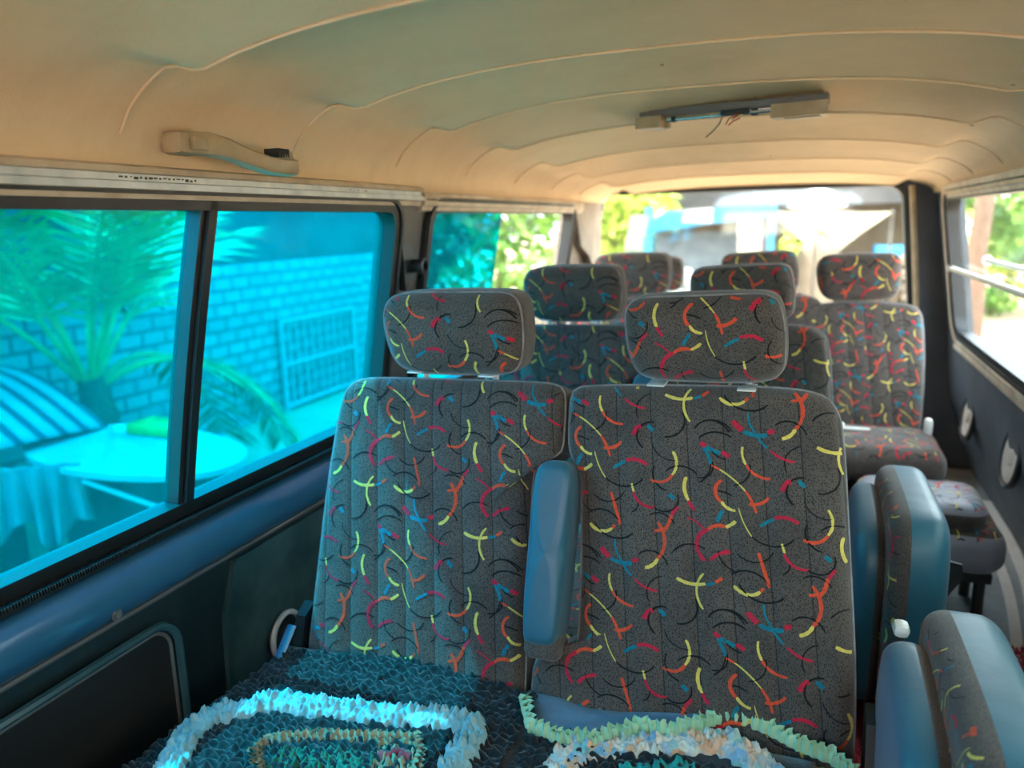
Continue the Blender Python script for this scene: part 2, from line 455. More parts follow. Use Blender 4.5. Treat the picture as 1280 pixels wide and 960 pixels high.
sm = ceil.modifiers.new('solid', 'SOLIDIFY'); sm.thickness = .03; sm.offset = -1
# seams over the roof bows
mb = MB()
for k in range(8):
    y = .835+.372*k-.027
    if y > 3.45: break
    mb.tube([(XC+HW*t, y, roof(XC+HW*t, y)-.0008) for t in [-.985+1.97*i/60 for i in range(61)]], .0026, 6)
struct(mb.build('trim_1', M['headliner']))

# back wall with the rear window opening
def resample(P, step=.02):
    out = []
    for i in range(len(P)):
        a, b = Vector(P[i]), Vector(P[(i+1) % len(P)]); n = max(1, int((b-a).length/step))
        out += [tuple(a.lerp(b, k/n)) for k in range(n)]
    return out
RW = resample(rrect(-.905, .36, .78, 1.325, .07))
def warp(p):  # hatch opening widens downward
    x, z = p; return (x+(1.325-z)*.11*(1 if x > -.27 else -.4), z)
RWp = [warp(p) for p in RW]
def ring_mesh(mb, inner, outer, axis, a, b, mi=0):
    n = len(inner)
    def P(u, v, w): return {'X': (w(u, v) if callable(w) else w, u, v), 'Y': (u, w, v)}[axis]
    vs = [P(u, v, a) for u, v in inner]+[P(u, v, a) for u, v in outer]+[P(u, v, b) for u, v in inner]+[P(u, v, b) for u, v in outer]
    fs = []
    for i in range(n):
        j = (i+1) % n
        fs += [(i, j, n+j, n+i), (2*n+j, 2*n+i, 3*n+i, 3*n+j), (i, 2*n+i, 2*n+j, j), (n+j, 3*n+j, 3*n+i, n+i)]
    mb.add(vs, fs, mi)
def scale_out(pts, d):
    c = (sum(p[0] for p in pts)/len(pts), sum(p[1] for p in pts)/len(pts)); out = []
    n = len(pts)
    for i, p in enumerate(pts):
        a, b = pts[i-1], pts[(i+1) % n]; tx, tz = b[0]-a[0], b[1]-a[1]; L = math.hypot(tx, tz) or 1
        nx_, nz_ = tz/L, -tx/L
        if (p[0]-c[0])*nx_+(p[1]-c[1])*nz_ < 0: nx_, nz_ = -nx_, -nz_
        out.append((p[0]+nx_*d, p[1]+nz_*d))
    return out
outer = []
for (x, z) in RWp:
    cx, cz = -.27, 1.05; dx, dz = x-cx, z-cz
    k = min(((1.02 if dx > 0 else .76)/abs(dx)) if abs(dx) > 1e-6 else 9, ((.32 if dz > 0 else 1.08)/abs(dz)) if abs(dz) > 1e-6 else 9)
    ox, oz = cx+dx*k, cz+dz*k; outer.append((max(xl(oz)-.045, min(xr(oz)+.045, ox)), oz))
mb = MB(); ring_mesh(mb, RWp, outer, 'Y', YR, YR+.05)
struct(mb.build('wall_back', M['navy']))
mb = MB(); ring_mesh(mb, scale_out(RWp, -.014), scale_out(RWp, .012), 'Y', YR-.012, YR+.03)
w3 = struct(mb.build('window_3', M['rubber']))
mb = MB(); mb.prism(scale_out(RWp, -.006), 'Y', YR+.01, YR+.014); mb.build('pane', M['clear'], w3, False)
# front bulkhead with windscreen opening, behind the camera
mb = MB(); fo = resample(rrect(-.80, .42, .86, 1.27, .08)); fc = (-.2, 1.05); fout = []
for (x, z) in fo:
    dx, dz = x-fc[0], z-fc[1]; k = min(.90/max(abs(dx), 1e-6), ((.26 if dz > 0 else 1.08)/max(abs(dz), 1e-6))); fout.append((fc[0]+dx*k, fc[1]+dz*k))
ring_mesh(mb, fo, fout, 'Y', YF-.05, YF)
struct(mb.build('wall_front', M['navy']))
mb = MB(); ring_mesh(mb, scale_out(fo, -.014), scale_out(fo, .012), 'Y', YF-.03, YF+.012)
w6 = struct(mb.build('window_6', M['rubber']))
mb = MB(); mb.prism(scale_out(fo, -.006), 'Y', YF-.02, YF-.016); mb.build('pane', M['windscreen'], w6, False)
mb = MB(); mb.box((-.2, -.42, .565), (1.46, .05, .81), .02); struct(mb.build('wall_light_blocker', M['navy']))  # unseen panel added behind the camera to block low windscreen light
# pale posts beside the rear window
mb = MB(); mb.tube([(.375, 3.44, 1.31), (.40, 3.44, 1.1), (.425, 3.44, .86), (.43, 3.44, .7)], .011, 8)
mb.tube([(-.90, 3.42, 1.30), (-.93, 3.42, 1.1), (-.95, 3.42, .9)], .014, 8)
struct(mb.build('trim_2', M['beige_plastic']))
mb = MB(); mb.prism([(3.02, 1.27), (3.44, 1.285), (3.44, 1.0), (3.33, .95), (3.24, 1.05), (3.1, 1.1)], 'X', -.90, -.875)
struct(mb.build('trim_3', M['pillar_beige']))

def side_window(name, xf, sgn, y0, y1, z0, z1, r, splits, panes, parent_mat):
    """gasket ring, rubber; panes: list of (y0, y1, material, partname)"""
    inn = rrect(y0, y1, z0, z1, r)
    mb = MB()
    a = lambda u, v: xf(v)-sgn*.012; b = lambda u, v: xf(v)+sgn*.03
    n = len(inn)
    ring_mesh(mb, scale_out(inn, -.016), scale_out(inn, .02), 'X', a, b)
    # outer lip
    a2 = lambda u, v: xf(v)-sgn*.017
    ring_mesh(mb, scale_out(inn, .006), scale_out(inn, .016), 'X', a2, a)
    w = struct(mb.build(name, M['rubber']))
    for (p0, p1, mat, nm) in panes:
        m = MB(); vs = []
        k = 8
        for i in range(k+1):
            z = z0+(z1-z0)*i/k; x = xf(z)+sgn*.018
            vs += [(x, p0, z), (x, p1, z), (x+sgn*.004, p1, z), (x+sgn*.004, p0, z)]
        fs = [(0, 1, 2, 3), tuple(4*k+i for i in (3, 2, 1, 0))]
        for q in range(k):
            for i in range(4): fs.append((4*q+i, 4*q+(i+1) % 4, 4*q+4+(i+1) % 4, 4*q+4+i))
        m.add(vs, fs); m.build(nm, mat, w, False)
    return w
w1 = side_window('window_1', xl, -1, WL[0][0], WL[0][1], ZB, ZT, .05, 0, [(.10, .975, M['film'], 'sliding_pane'), (.975, 1.575, M['film'], 'fixed_pane')], None)
mb = MB()
yb, yt = .922, .960
def mull(y_off, wdt, dep, dx, mi):
    vs = []
    for k in range(9):
        t = k/8; z = ZB+(ZT-ZB)*t; y = yb+(yt-yb)*t+y_off-.006*math.sin(PI*t); x = xl(z)+dx
        vs += [(x, y, z), (x, y+wdt, z), (x-dep, y+wdt, z), (x-dep, y, z)]
    fs = [(0, 1, 2, 3), (35, 34, 33, 32)]
    for q in range(8):
        for i in range(4): fs.append((4*q+i, 4*q+(i+1) % 4, 4*q+4+(i+1) % 4, 4*q+4+i))
    mb.add(vs, fs, mi)
mull(0, .010, .03, .004, 0); mull(.011, .017, .034, .012, 1)
mb.build('mullion', [M['dark_plastic'], M['rubber']], w1)
w2 = side_window('window_2', xl, -1, WL[1][0], WL[1][1], ZB, ZT, .05, 0, [(WL[1][0], 2.28, M['film'], 'blue_film_pane'), (2.28, WL[1][1], M['clear'], 'clear_pane')], None)
w4 = side_window('window_4', xr, 1, WR[0][0], WR[0][1], .76, 1.262, .05, 0, [(WR[0][0], WR[0][1], M['side_tint'], 'pane')], None)
w5 = side_window('window_5', xr, 1, WR[1][0], WR[1][1], .76, 1.262, .07, 0, [(WR[1][0], WR[1][1], M['clear'], 'pane')], None)
# pale lip under and around the clear window on the sunny wall
mb = MB(); inn = rrect(WR[1][0], WR[1][1], .76, 1.262, .07)
ring_mesh(mb, scale_out(inn, .018), scale_out(inn, .034), 'X', lambda u, v: xr(v)-.022, lambda u, v: xr(v)+.004)
mb.box((.545, 2.4, .715), (.03, 1.6, .016), .005)
struct(mb.build('trim_4', M['cream_trim']))
# guard bars over that window
for z, x0, rr, lab in ((1.0, .505, .009, 'white guard bar across the clear side window, the lower of two'), (1.045, .555, .008, 'white guard bar across the clear side window, the upper of two')):
    mb = MB(); mb.tube([(x0, 1.9, z), (x0, 3.23 if z < 1.02 else 2.9, z)], rr, 12)
    for y in (1.9, 3.23 if z < 1.02 else 2.9): mb.lathe([(.016, -.006), (.016, .006)], (x0, y, z), 'Y', 16)
    o = tag(mb.build('guard_bar', M['white_plastic']), lab, 'bar', 'guard bars at the clear side window')

# roof rails above the side windows
def rail(name, y0, y1, xf, sgn, zz, mats, dents=True):
    mb = MB(); n = 30
    prof = [(0, .034, .0), (.0, .030, .014), (.0, .022, .017), (.0, .0205, .012), (.0, .012, .012), (.0, .010, .018), (.0, .001, .019), (.0, -.002, .013), (.0, -.012, .012), (0, -.014, 0)]
    vs = []
    for j in range(n+1):
        y = y0+(y1-y0)*j/n
        for (_, dz, dx) in prof: vs.append((xf(zz+dz)-sgn*dx, y, zz+dz))
    m = len(prof)
    for j in range(n):
        for i in range(m-1):
            mb.add([vs[j*m+i], vs[j*m+i+1], vs[(j+1)*m+i+1], vs[(j+1)*m+i]], [(0, 1, 2, 3)], 0 if i in (0, 1) else (1 if i in (3, 4, 5) else 2))
    mb.add([vs[i] for i in range(m)], [tuple(range(m))]); mb.add([vs[n*m+i] for i in range(m)], [tuple(range(m))])
    if dents:
        rnd = random.Random(3)
        for yy in list(range(0)) + [y0+.02+i*.006 for i in range(10)] + [.80+i*.0085 for i in range(17)]+[1.36+i*.03 for i in range(3)]:
            if y0 < yy < y1: mb.box((xf(zz)-sgn*.0135, yy, zz+.0165+rnd.uniform(-.0015, .0015)), (.003, rnd.uniform(.003, .008), rnd.uniform(.003, .005)), .0005, mi=3)
    return struct(mb.build(name, mats))
MR = [M['cream_trim'], M['pale_rail'], M['cream_trim'], M['rubber']]
rail('trim_5', .1, 1.67, xl, -1, 1.256, MR)
rail('trim_6', 1.68, 3.1, xl, -1, 1.245, [M['cream_trim']]*3+[M['rubber']])
rail('trim_7', -.3, 3.25, xr, 1, 1.265, [M['cream_trim']]*3+[M['rubber']], False)

# sill bar, ribbed channel, panels on the blue-window wall
mb = MB()
P = [(-.0, .722), (.030, .720), (.040, .712), (.048, .690), (.046, .668), (.036, .648), (.018, .634), (0, .630)]
n = 60; vs = []
for j in range(n+1):
    y = YF+(YR-YF)*j/n
    for dx, z in P: vs.append((xl(z)+dx-.002, y, z-.012))
m = len(P)
mb.add(vs, [(j*m+i, j*m+i+1, (j+1)*m+i+1, (j+1)*m+i) for j in range(n) for i in range(m-1)])
mb.add(vs[:m], [tuple(range(m))])
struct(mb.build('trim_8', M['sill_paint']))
mb = MB()
mb.box((-.952, 1.3, .718), (.018, 3.2, .012), .003)
for k in range(330): mb.box((-.943, .38+k*.0042, .7245), (.010, .0022, .009), .0006, seg=1)
mb.box((-.961, 1.3, .7345), (.010, 3.2, .008), .002, mi=1)
struct(mb.build('trim_9', [M['rubber'], M['grey_metal']]))
mb = MB(); mb.tube([(-.9635, y, .612) for y in (YF, 0, 1, 2, 3.4)], .005, 8)
struct(mb.build('trim_10', M['grey_metal']))
# storage recess cover with bright beading
st = thing('storage_panel', 'dark recessed side panel with bright beading below the blue window', 'panel', (-.97, .5, .3))
def st_(m, name, mat): 
    o = m.build(name, mat, st, loc=(.97, -.5, -.3)); return o
bead = rrect(.02, .885, .02, .568, .05, 8)
m = MB(); m.tube([(-.957, y, z) for y, z in bead+bead[:2]], .0075, 8); st_(m, 'beading', M['teal_bead'])
m = MB(); b2 = scale_out(bead, -.012); m.tube([(-.963, y, z) for y, z in b2+b2[:2]], .004, 8); st_(m, 'inner_beading', M['grey_metal'])
m = MB(); m.prism(b2, 'X', -.972, -.962); st_(m, 'cover', M['inner_panel'])
# screw with washer
m = MB(); m.lathe([(.009, 0), (.009, .002), (.006, .0025), (.0055, .006), (.002, .0065)], (-.932, .755, .642), 'X', 20)
s0 = m.build('panel_screw', M['grey_metal']); tag(s0, 'small round screw in the dark panel under the blue sill', 'screw')
# scuffed sheet panel behind and beside the first seat
m = MB(); m.prism([(.985, .14), (1.2, .14), (1.5, .14), (1.5, .598), (1.04, .598), (1.0, .5)], 'X', -.974, -.960)
sp = struct(m.build('trim_11', M['shiny_panel']))
# round opening with ring
so = thing('speaker_opening', 'round opening with a pale ring low on the wall beside the first seat', 'speaker', (-.96, 1.15, .385))
m = MB(); m.tube([(.012, .044*math.cos(a), .05*math.sin(a)) for a in [2*PI*k/32 for k in range(34)]], .0055, 8); m.build('ring', M['pale_rail'], so)
m = MB(); m.lathe([(.043, -.0), (.040, .010), (.02, .004), (.008, .006), (.002, .012)], (0, 0, 0), 'X', 32); m.build('dark_cone', M['rubber'], so)
# belt anchor on the pillar
ba = thing('belt_anchor', 'black seat belt anchor bracket on the pillar between the side windows', 'bracket', (-.905, 1.655, 1.1))
m = MB(); m.prism([(-.035, -.055), (.01, -.03), (.022, 0), (.012, .04), (-.02, .065), (-.04, .06)], 'X', -.004, .012); m.build('bracket_plate', M['dark_plastic'], ba)
m = MB(); m.lathe([(.016, 0), (.016, .03), (.02, .032), (.02, .044), (.013, .046), (.012, .02)], (.0, .01, .002), 'X', 24); m.build('anchor_knob', M['dark_plastic'], ba)

# grab handle
gh = thing('grab_handle', 'worn beige grab handle on the headliner above the blue window', 'handle', (-.86, 1.02, 1.31))
def hp(x, y, z): return (x+.86, y-1.02, z-1.31)
m = MB()
path = [(-.838, .90, 1.322), (-.828, .925, 1.322), (-.818, .955, 1.317), (-.808, .99, 1.305), (-.803, 1.03, 1.297), (-.803, 1.06, 1.296), (-.806, 1.10, 1.297)]
# box-section sweep
vs = []; 
for i, p in enumerate(path):
    hh = [.015, .0155, .014, .012, .012, .012, .012][i]; dd = .012
    for (a, b) in ((-1, -.7), (-.7, -1), (.7, -1), (1, -.7), (1, .7), (.7, 1), (-.7, 1), (-1, .7)):
        vs.append(hp(p[0]+a*dd*.9, p[1], p[2]+b*hh+a*.002))
m.add(vs, [(i*8+k, i*8+(k+1) % 8, (i+1)*8+(k+1) % 8, (i+1)*8+k) for i in range(len(path)-1) for k in range(8)]+[tuple(range(8))[::-1], tuple(range(48, 56))])
m.build('grip', M['beige_plastic'], gh)
m = MB(); m.box(hp(-.848, .902, 1.322), (.04, .05, .032), .008); m.build('end_mount', M['beige_plastic'], gh)
m = MB(); m.box(hp(-.824, .908, 1.321), (.012, .026, .018), .002); m.build('screw_cap', M['beige_plastic'], gh)
m = MB()
m.box(hp(-.835, 1.092, 1.309), (.055, .035, .022), .006, rot=Matrix.Rotation(R_(-20), 3, 'Y'))
m.build('end_mount', M['beige_plastic'], gh)
m = MB(); 
for k in range(5): m.box(hp(-.822, 1.068+k*.006, 1.320), (.03, .003, .014), .0008)
m.build('grip_ribs', M['dark_plastic'], gh)

# ceiling lamp
LC = Vector((-.178, 1.835, 1.437))
lamp = thing('ceiling_lamp', 'broken ceiling lamp with bare chrome reflectors and dangling wires', 'lamp', LC, rz=R_(-10))
def zr(x): return (roof(LC.x+x, LC.y)-LC.z)
m = MB()
m.prism([(-.197, -.006), (.200, -.014), (.196, .03), (-.19, .035)], 'Z', -.006, .012); m.build('back_plate', M['grey_metal'], lamp)
m = MB(); m.prism([(-.198, -.028), (-.140, -.028), (-.140, .0), (-.130, .0), (-.130, .014), (-.140, .014), (-.142, .028), (-.185, .03)], 'Z', -.03, -.004); m.build('end_housing', M['beige_plastic'], lamp)
m = MB(); m.prism([(.095, -.034), (.204, -.034), (.19, .03), (.112, .03), (.112, .018), (.095, .018)], 'Z', -.032, -.004); m.build('end_housing', M['beige_plastic'], lamp)
m = MB(); m.box((.152, -.001, -.0325), (.068, .04, .003), .001); m.build('housing_lens', M['beige_plastic'], lamp)
m = MB(); m.tube([(-.13, -.012, -.014), (.02, -.014, -.014)], .0045, 10); m.tube([(-.13, -.001, -.014), (.018, -.002, -.014)], .003, 8)
m.tube([(.035, -.014, -.014), (.095, -.014, -.014)], .0045, 10); m.box((-.02, .004, -.009), (.22, .034, .004), .001); m.build('reflector_strip', M['chrome'], lamp)
for cc, cs in (((-.115, -.01, -.014), (.012, .014, .012)), ((.058, -.008, -.014), (.014, .016, .014)), ((.018, -.016, -.01), (.06, .008, .012))):
    m = MB(); m.box(cc, cs, .002); m.build('lamp_clip', M['dark_plastic'], lamp)
m = MB(); m.tube([(.045, -.02, -.012), (.02, -.03, -.016), (-.002, -.035, -.02), (-.008, -.035, -.035), (-.02, -.04, -.05), (-.034, -.042, -.062)], .0014, 6)
m.tube([(.05, -.02, -.012), (.03, -.03, -.018), (.018, -.036, -.028)], .0013, 6); m.build('black_wire', M['wire_black'], lamp)
m = MB(); m.tube([(.03, -.03, -.016), (.012, -.036, -.026), (.006, -.038, -.038)], .0014, 6); m.tube([(.034, -.032, -.026), (.02, -.036, -.032), (.012, -.038, -.04)], .0014, 6); m.build('red_wire', M['wire_red'], lamp); lamp.scale = (1.05, 1.05, 1.0)

# wall speakers on the sunny wall
for (y, z, lab) in ((3.0, .495, 'round pale speaker on the dark wall, the one closer to the rear window'), (2.38, .53, 'round pale speaker on the dark wall beside the folded jump seat')):
    t = thing('wall_speaker', lab, 'speaker', (xr(z), y, z), 'round speakers in the side wall'); t.rotation_euler.y = R_(6)
    m = MB(); m.lathe([(.088, .004), (.09, -.008), (.082, -.012), (.076, -.008), (.076, .002)], (0, 0, 0), 'X', 36); m.build('speaker_ring', M['dark_plastic'], t)
    m = MB(); m.lathe([(.075, .0), (.072, -.007), (.05, -.003), (.025, -.003), (.02, -.010), (.006, -.014)], (0, 0, 0), 'X', 36); m.build('cone', M['speaker'], t)
# floor strips
for (pts, w, nm) in (([(.40, 1.65), (.514, 1.935), (.565, 2.19), (.594, 2.44), (.60, 2.62), (.595, 2.8), (.55, 3.0)], .026, 'trim_12'),
                     ([(.55, 1.9), (.60, 2.15), (.642, 2.38), (.66, 2.58), (.672, 2.8), (.672, 3.1)], .03, 'trim_13')):
    m = MB(); P = [Vector(p) for p in pts]; fine = []
    for i in range(len(P)-1):
        a, b, c, d = P[max(0, i-1)], P[i], P[i+1], P[min(len(P)-1, i+2)]
        for k in range(8):
            t = k/8; fine.append(.5*((2*b)+(c-a)*t+(2*a-5*b+4*c-d)*t*t+(3*b-a-3*c+d)*t**3))
    fine.append(P[-1]); vs = []
    for i, p in enumerate(fine):
        tg = (fine[min(i+1, len(fine)-1)]-fine[max(0, i-1)]).normalized(); nn = Vector((-tg.y, tg.x))*w/2
        vs += [(*(p+nn), FZ), (*(p+nn), FZ+.006), (*(p-nn), FZ+.006), (*(p-nn), FZ)]
    m.add(vs, [(4*i+j, 4*i+(j+1) % 4, 4*i+4+(j+1) % 4, 4*i+4+j) for i in range(len(fine)-1) for j in range(4)])
    struct(m.build(nm, M['floor_white']))
rnd = random.Random(5)
def carpet(name, poly, lab):
    m = MB(); m.prism(poly, 'Z', FZ, FZ+.008)
    xs = [p[0] for p in poly]; ys = [p[1] for p in poly]
    for _ in range(2600):
        x, y = rnd.uniform(min(xs), max(xs)), rnd.uniform(min(ys), max(ys)); h = rnd.uniform(.006, .014)
        a, b = rnd.uniform(-.003, .003), rnd.uniform(-.003, .003)
        m.add([(x, y, FZ+.006), (x+.004, y, FZ+.006), (x+a, y+b, FZ+.008+h)], [(0, 1, 2)]); m.add([(x, y, FZ+.006), (x, y+.004, FZ+.006), (x+a, y+b, FZ+.008+h)], [(0, 1, 2)])
    tag(m.build(name, M['carpet'], smooth=False), lab, 'carpet')
carpet('aisle_carpet', [(.10, .9), (.36, .9), (.36, 1.66), (.10, 1.66)], 'crimson pile carpet runner in the gap beside the first double seat')
carpet('door_carpet', [(.50, 1.4), (.67, 1.4), (.67, 2.0), (.55, 2.0), (.50, 1.86)], 'crimson carpet scrap at the wall by the white floor strips')

# ------------------------------------------------------------------ seats
TILT = R_(18.4)
LB = [(-.819, -.12), (-.819, -.031), (-.820, .10), (-.820, .2), (-.820, .295), (-.816, .385), (-.810, .461), (-.802, .500), (-.779, .520), (-.73, .527), (-.584, .531), (-.448, .534), (-.392, .534), (-.371, .527), (-.365, .503), (-.363, .45), (-.363, .42), (-.378, .408), (-.403, .397), (-.412, .375), (-.408, .30), (-.403, .2), (-.398, .1), (-.392, .02), (-.39, -.12)]
RB = [(-.386, -.12), (-.384, .02), (-.386, .070), (-.362, .092), (-.318, .102), (-.313, .118), (-.318, .22), (-.325, .32), (-.333, .385), (-.345, .404), (-.356, .425), (-.359, .463), (-.360, .503), (-.358, .522), (-.346, .532), (-.24, .540), (-.139, .544), (-.044, .547), (.014, .545), (.046, .535), (.063, .508), (.071, .459), (.080, .366), (.091, .254), (.100, .155), (.104, .06), (.10, -.03), (.09, -.12)]
HLo = [(-.72, 1.033), (-.712, 1.068), (-.686, 1.086), (-.62, 1.090), (-.573, 1.091), (-.51, 1.091), (-.465, 1.090), (-.446, 1.074), (-.441, 1.03), (-.441, .999), (-.446, .966), (-.462, .946), (-.52, .940), (-.58, .937), (-.672, .938), (-.706, .966)]
HRo = [(-.272, 1.044), (-.268, 1.070), (-.250, 1.084), (-.19, 1.088), (-.142, 1.091), (-.08, 1.093), (-.049, 1.093), (-.030, 1.083), (-.020, 1.04), (-.017, 1.0), (-.018, .976), (-.034, .956), (-.09, .949), (-.138, .947), (-.238, .948), (-.262, .978)]
def cushion_mesh(m, x0, x1, y0, y1, zt, T, pat=True):
    pad = Pad(smooth_closed(rrect(x0, x1, y0, y1, .05), 110, 1), T, .045, .012)
    t = MB(); pad.mesh(t, 14)
    if pat: strokes(t, pad.front, x0, x1, y0, y1, x0-.1, y0+.7, seed=5)
    m.add([(x, z_, zt-T/2-y_) for (x, y_, z_) in t.v], t.f, 0)
    m.mi[-len(t.f):] = t.mi
def make_double(label):
    root = thing('double_seat', label, 'seat', (-.36, 1.0, 0), 'double seats one behind the other')
    o0 = Vector((.36, -1.0, 0))
    back = Matrix.Translation(Vector((.36, .03+.0, .43))) @ Matrix.Rotation(-TILT, 4, 'X')
    for nm, OL, org in (('backrest', LB, (-.433-338*SX, .473+115*SZ, .11)), ('backrest', RB, (-.435, .554, .14))):
        pad = Pad(smooth_closed(OL, 170, 2), .11, .028, .010, wave=.0035)
        m = MB(); pad.mesh(m, 46)
        xs = [p[0] for p in OL]
        strokes(m, pad.front, min(xs), max(xs), -.05, .56, org[0], org[1], seed=3, shear=org[2])
        o = m.build(nm, QLT, root); o.matrix_local = back @ Matrix.Translation((0, .055, 0))
        p = MB(); pad.piping(p, .0024); po = p.build('piping', M['piping'], o)
    for OL, ph in ((HLo, (-.78, 1.13)), (HRo, (-.47, 1.235))):
        pad = Pad(smooth_closed(OL, 130, 2), .105, .036, .012)
        m = MB(); pad.mesh(m, 24); xs = [p[0] for p in OL]
        strokes(m, pad.front, min(xs), max(xs), .92, 1.11, ph[0], ph[1], seed=4)
        o = m.build('headrest', FAB, root); o.location = (.36, .19+.0525, -.004)
        p = MB(); pad.piping(p, .0022); p.build('piping', M['piping'], o)
        cx = (min(xs)+max(xs))/2
        for dx in (-.07, .07):
            q = MB(); q.tube([(cx+dx, 0, .90), (cx+dx, 0, .97)], .006, 10); q.box((cx+dx, -.024, .943), (.028, .05, .003), .001)
            q.build('headrest_post', M['white_plastic'], o)
    # folded armrest in the notch between the backrests
    m = MB(); A = Pad(smooth_closed([(-.030, .005), (-.036, .12), (-.034, .25), (-.029, .285), (-.012, .294), (.014, .294), (.028, .285), (.032, .25), (.030, .12), (.027, .01), (.015, 0), (-.02, 0)], 90, 2), .085, .016, .003)
    A.mesh(m, 10)
    o = m.build('armrest', M['vinyl'], root); o.matrix_local = back @ Matrix.Translation((-.360, -.004, .108))
    m = MB(); m.box((0, .0, -.004), (.062, .06, .04), .012); m.build('armrest_cuff', FAB[0], o)
    m = MB(); cushion_mesh(m, -.46, .47, -.54, .06, .435, .15)
    m.build('seat_cushion', FAB, root)
    m = MB()
    for y in (-.45, .02): m.tube([(-.44, y, .26), (.45, y, .26)], .016, 10)
    for x in (-.40, .41): m.tube([(x, -.5, .26), (x, .08, .26)], .016, 10)
    m.build('frame', M['dark_plastic'], root)
    for x in (-.40, .41):
        for y in (-.45, .0):
            m = MB(); m.tube([(x, y, .26), (x, y-.02, FZ)], .016, 10); m.build('leg', M['dark_plastic'], root)
    for x, sc in ((-.475, 1), (.485, 1)):
        m = MB(); m.prism([(-.05, .22), (.05, .22), (.075, .36), (.105, .50), (.085, .515), (.055, .50), (.02, .40), (-.04, .33)], 'X', x-.010, x+.010)
        m.build('hinge_cover', M['dark_plastic'], root)
    return root
def hinge_lever(root, x):
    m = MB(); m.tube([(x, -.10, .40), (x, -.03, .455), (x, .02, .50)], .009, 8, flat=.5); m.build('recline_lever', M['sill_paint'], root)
seat = make_double('patterned double seat facing the camera, the first row, rag covers on its cushion')
hinge_lever(seat, -.468)
index_children()
s2 = copy_tree(seat); s2.location.y += .75; s2['label'] = 'patterned double seat in the second row, just behind the first row'
s3 = copy_tree(seat); s3.location.y += 1.5; s3['label'] = 'patterned double seat in the third row, beside the single seat'
s4 = copy_tree(seat); s4.location = (-.40, 3.08, -.04); 
for ch in s4.children:
    if ch.name.startswith(('seat_cushion', 'frame', 'leg')): ch.scale.y = .55
s4['label'] = 'patterned double seat by the rear window, only one headrest peeking out'
for o in list(bpy.data.objects):  # the last row sits against the hatch on a lower bench
    pass

def make_single():
    root = thing('single_seat', 'patterned single seat beside the third row, its headrest alone before the rear window', 'seat', (.18, 2.5, 0))
    back = Matrix.Translation(Vector((0, .03, .43))) @ Matrix.Rotation(-TILT, 4, 'X')
    OL = [(-.185, -.12), (-.185, .05), (-.180, .25), (-.178, .4), (-.17, .49), (-.14, .52), (0, .53), (.13, .525), (.172, .505), (.182, .44), (.19, .3), (.185, .1), (.17, -.02), (.15, -.12)]
    pad = Pad(smooth_closed(OL, 120, 2), .11, .028, .010, wave=.0035); m = MB(); pad.mesh(m, 30)
    strokes(m, pad.front, -.2, .2, -.1, .56, -.3, .57, .8, seed=9)
    o = m.build('backrest', QLT, root); o.matrix_local = back @ Matrix.Translation((0, .055, 0))
    p = MB(); pad.piping(p); p.build('piping', M['piping'], o)
    OH = [(x+.582-.0, z-.012) for x, z in HLo]
    pad = Pad(smooth_closed([(x*.92, z) for x, z in OH], 110, 2), .10, .036, .012); m = MB(); pad.mesh(m, 16)
    strokes(m, pad.front, -.16, .16, .9, 1.1, -.25, 1.2, seed=11)
    o = m.build('headrest', FAB, root); o.location = (-.02, .19+.05, 0)
    q = MB(); q.tube([(-.085, 0, .935), (-.05, -.02, .93), (.05, -.02, .93), (.085, 0, .935)], .007, 8); q.build('headrest_bar', M['beige_plastic'], o)
    for dx in (-.06, .06):
        q = MB(); q.tube([(dx, 0, .88), (dx, 0, .96)], .006, 10); q.build('headrest_post', M['beige_plastic'], o)
    m = MB(); pad = Pad(smooth_closed(rrect(-.17, .225, -.21, .10, .06), 100, 1), .10, .045, .012); t = MB(); pad.mesh(t, 12); strokes(t, pad.front, -.17, .225, -.21, .1, -.3, .3, .8, seed=2)
    m.add([(x, z_, .495-y_) for (x, y_, z_) in t.v], t.f); m.mi = t.mi[:]
    m.build('seat_cushion', FAB, root)
    m = MB(); m.box((.02, .0, .42), (.32, .26, .06), .01); m.build('frame', M['dark_plastic'], root)
    for x in (-.12, .17):
        for y in (-.1, .1):
            m = MB(); m.tube([(x, y, .40), (x, y, FZ)], .016, 10); m.build('leg', M['dark_plastic'], root)
    m = MB(); m.box((.195, .03, .565), (.024, .035, .055), .011); m.build('recline_knob', M['white_plastic'], root)
    m = MB(); m.box((-.07, -.03, .566), (.06, .03, .02), .006); m.box((-.02, -.04, .562), (.10, .02, .008), .003); m.build('belt_buckle', M['white_plastic'], root)
    return root
make_single()

# aisle jump seats folded up on edge
def slab(m, y0, y1, z0, z1, xc, T, r, edge, bulge, seed, top=0.0, vin=1.0):
    """cushion standing on edge: face looks toward -x and +x, rim is vinyl"""
    OL = [(y0, z0), (y0-.0, z0+.2), (y0, z1-.10), (y0+.02, z1-.03), (y0+.07, z1-.0+top*.1), (y1-.08, z1+top*.8), (y1-.02, z1+top-.01), (y1, z1-.06), (y1, z0+.1), (y1-.01, z0)]
    pad = Pad(smooth_closed(OL, 90, 2), T, r, bulge); t = MB(); pad.mesh(t, 12)
    sg = 1 if vin > 0 else -1
    def surf(x, z):
        y = pad.front(x, z, sg)
        return None if y is None or (y*vin > abs(vin)*edge-.003) else y
    strokes(t, surf, y0, y1, z0, z1+.05, y0-.2, z1+.15, .85, seed=seed, lift=.0007*sg)
    # the rim band of the shell is vinyl
    mi = []
    for f, a in zip(t.f, t.mi):
        if a == 0:
            yy = sum(t.v[i][1] for i in f)/len(f)
            a = 6 if yy*vin > abs(vin)*edge else 0
        mi.append(a)
    m.add([(xc+y_, x, z_) for (x, y_, z_) in t.v], t.f); m.mi = mi
    return pad
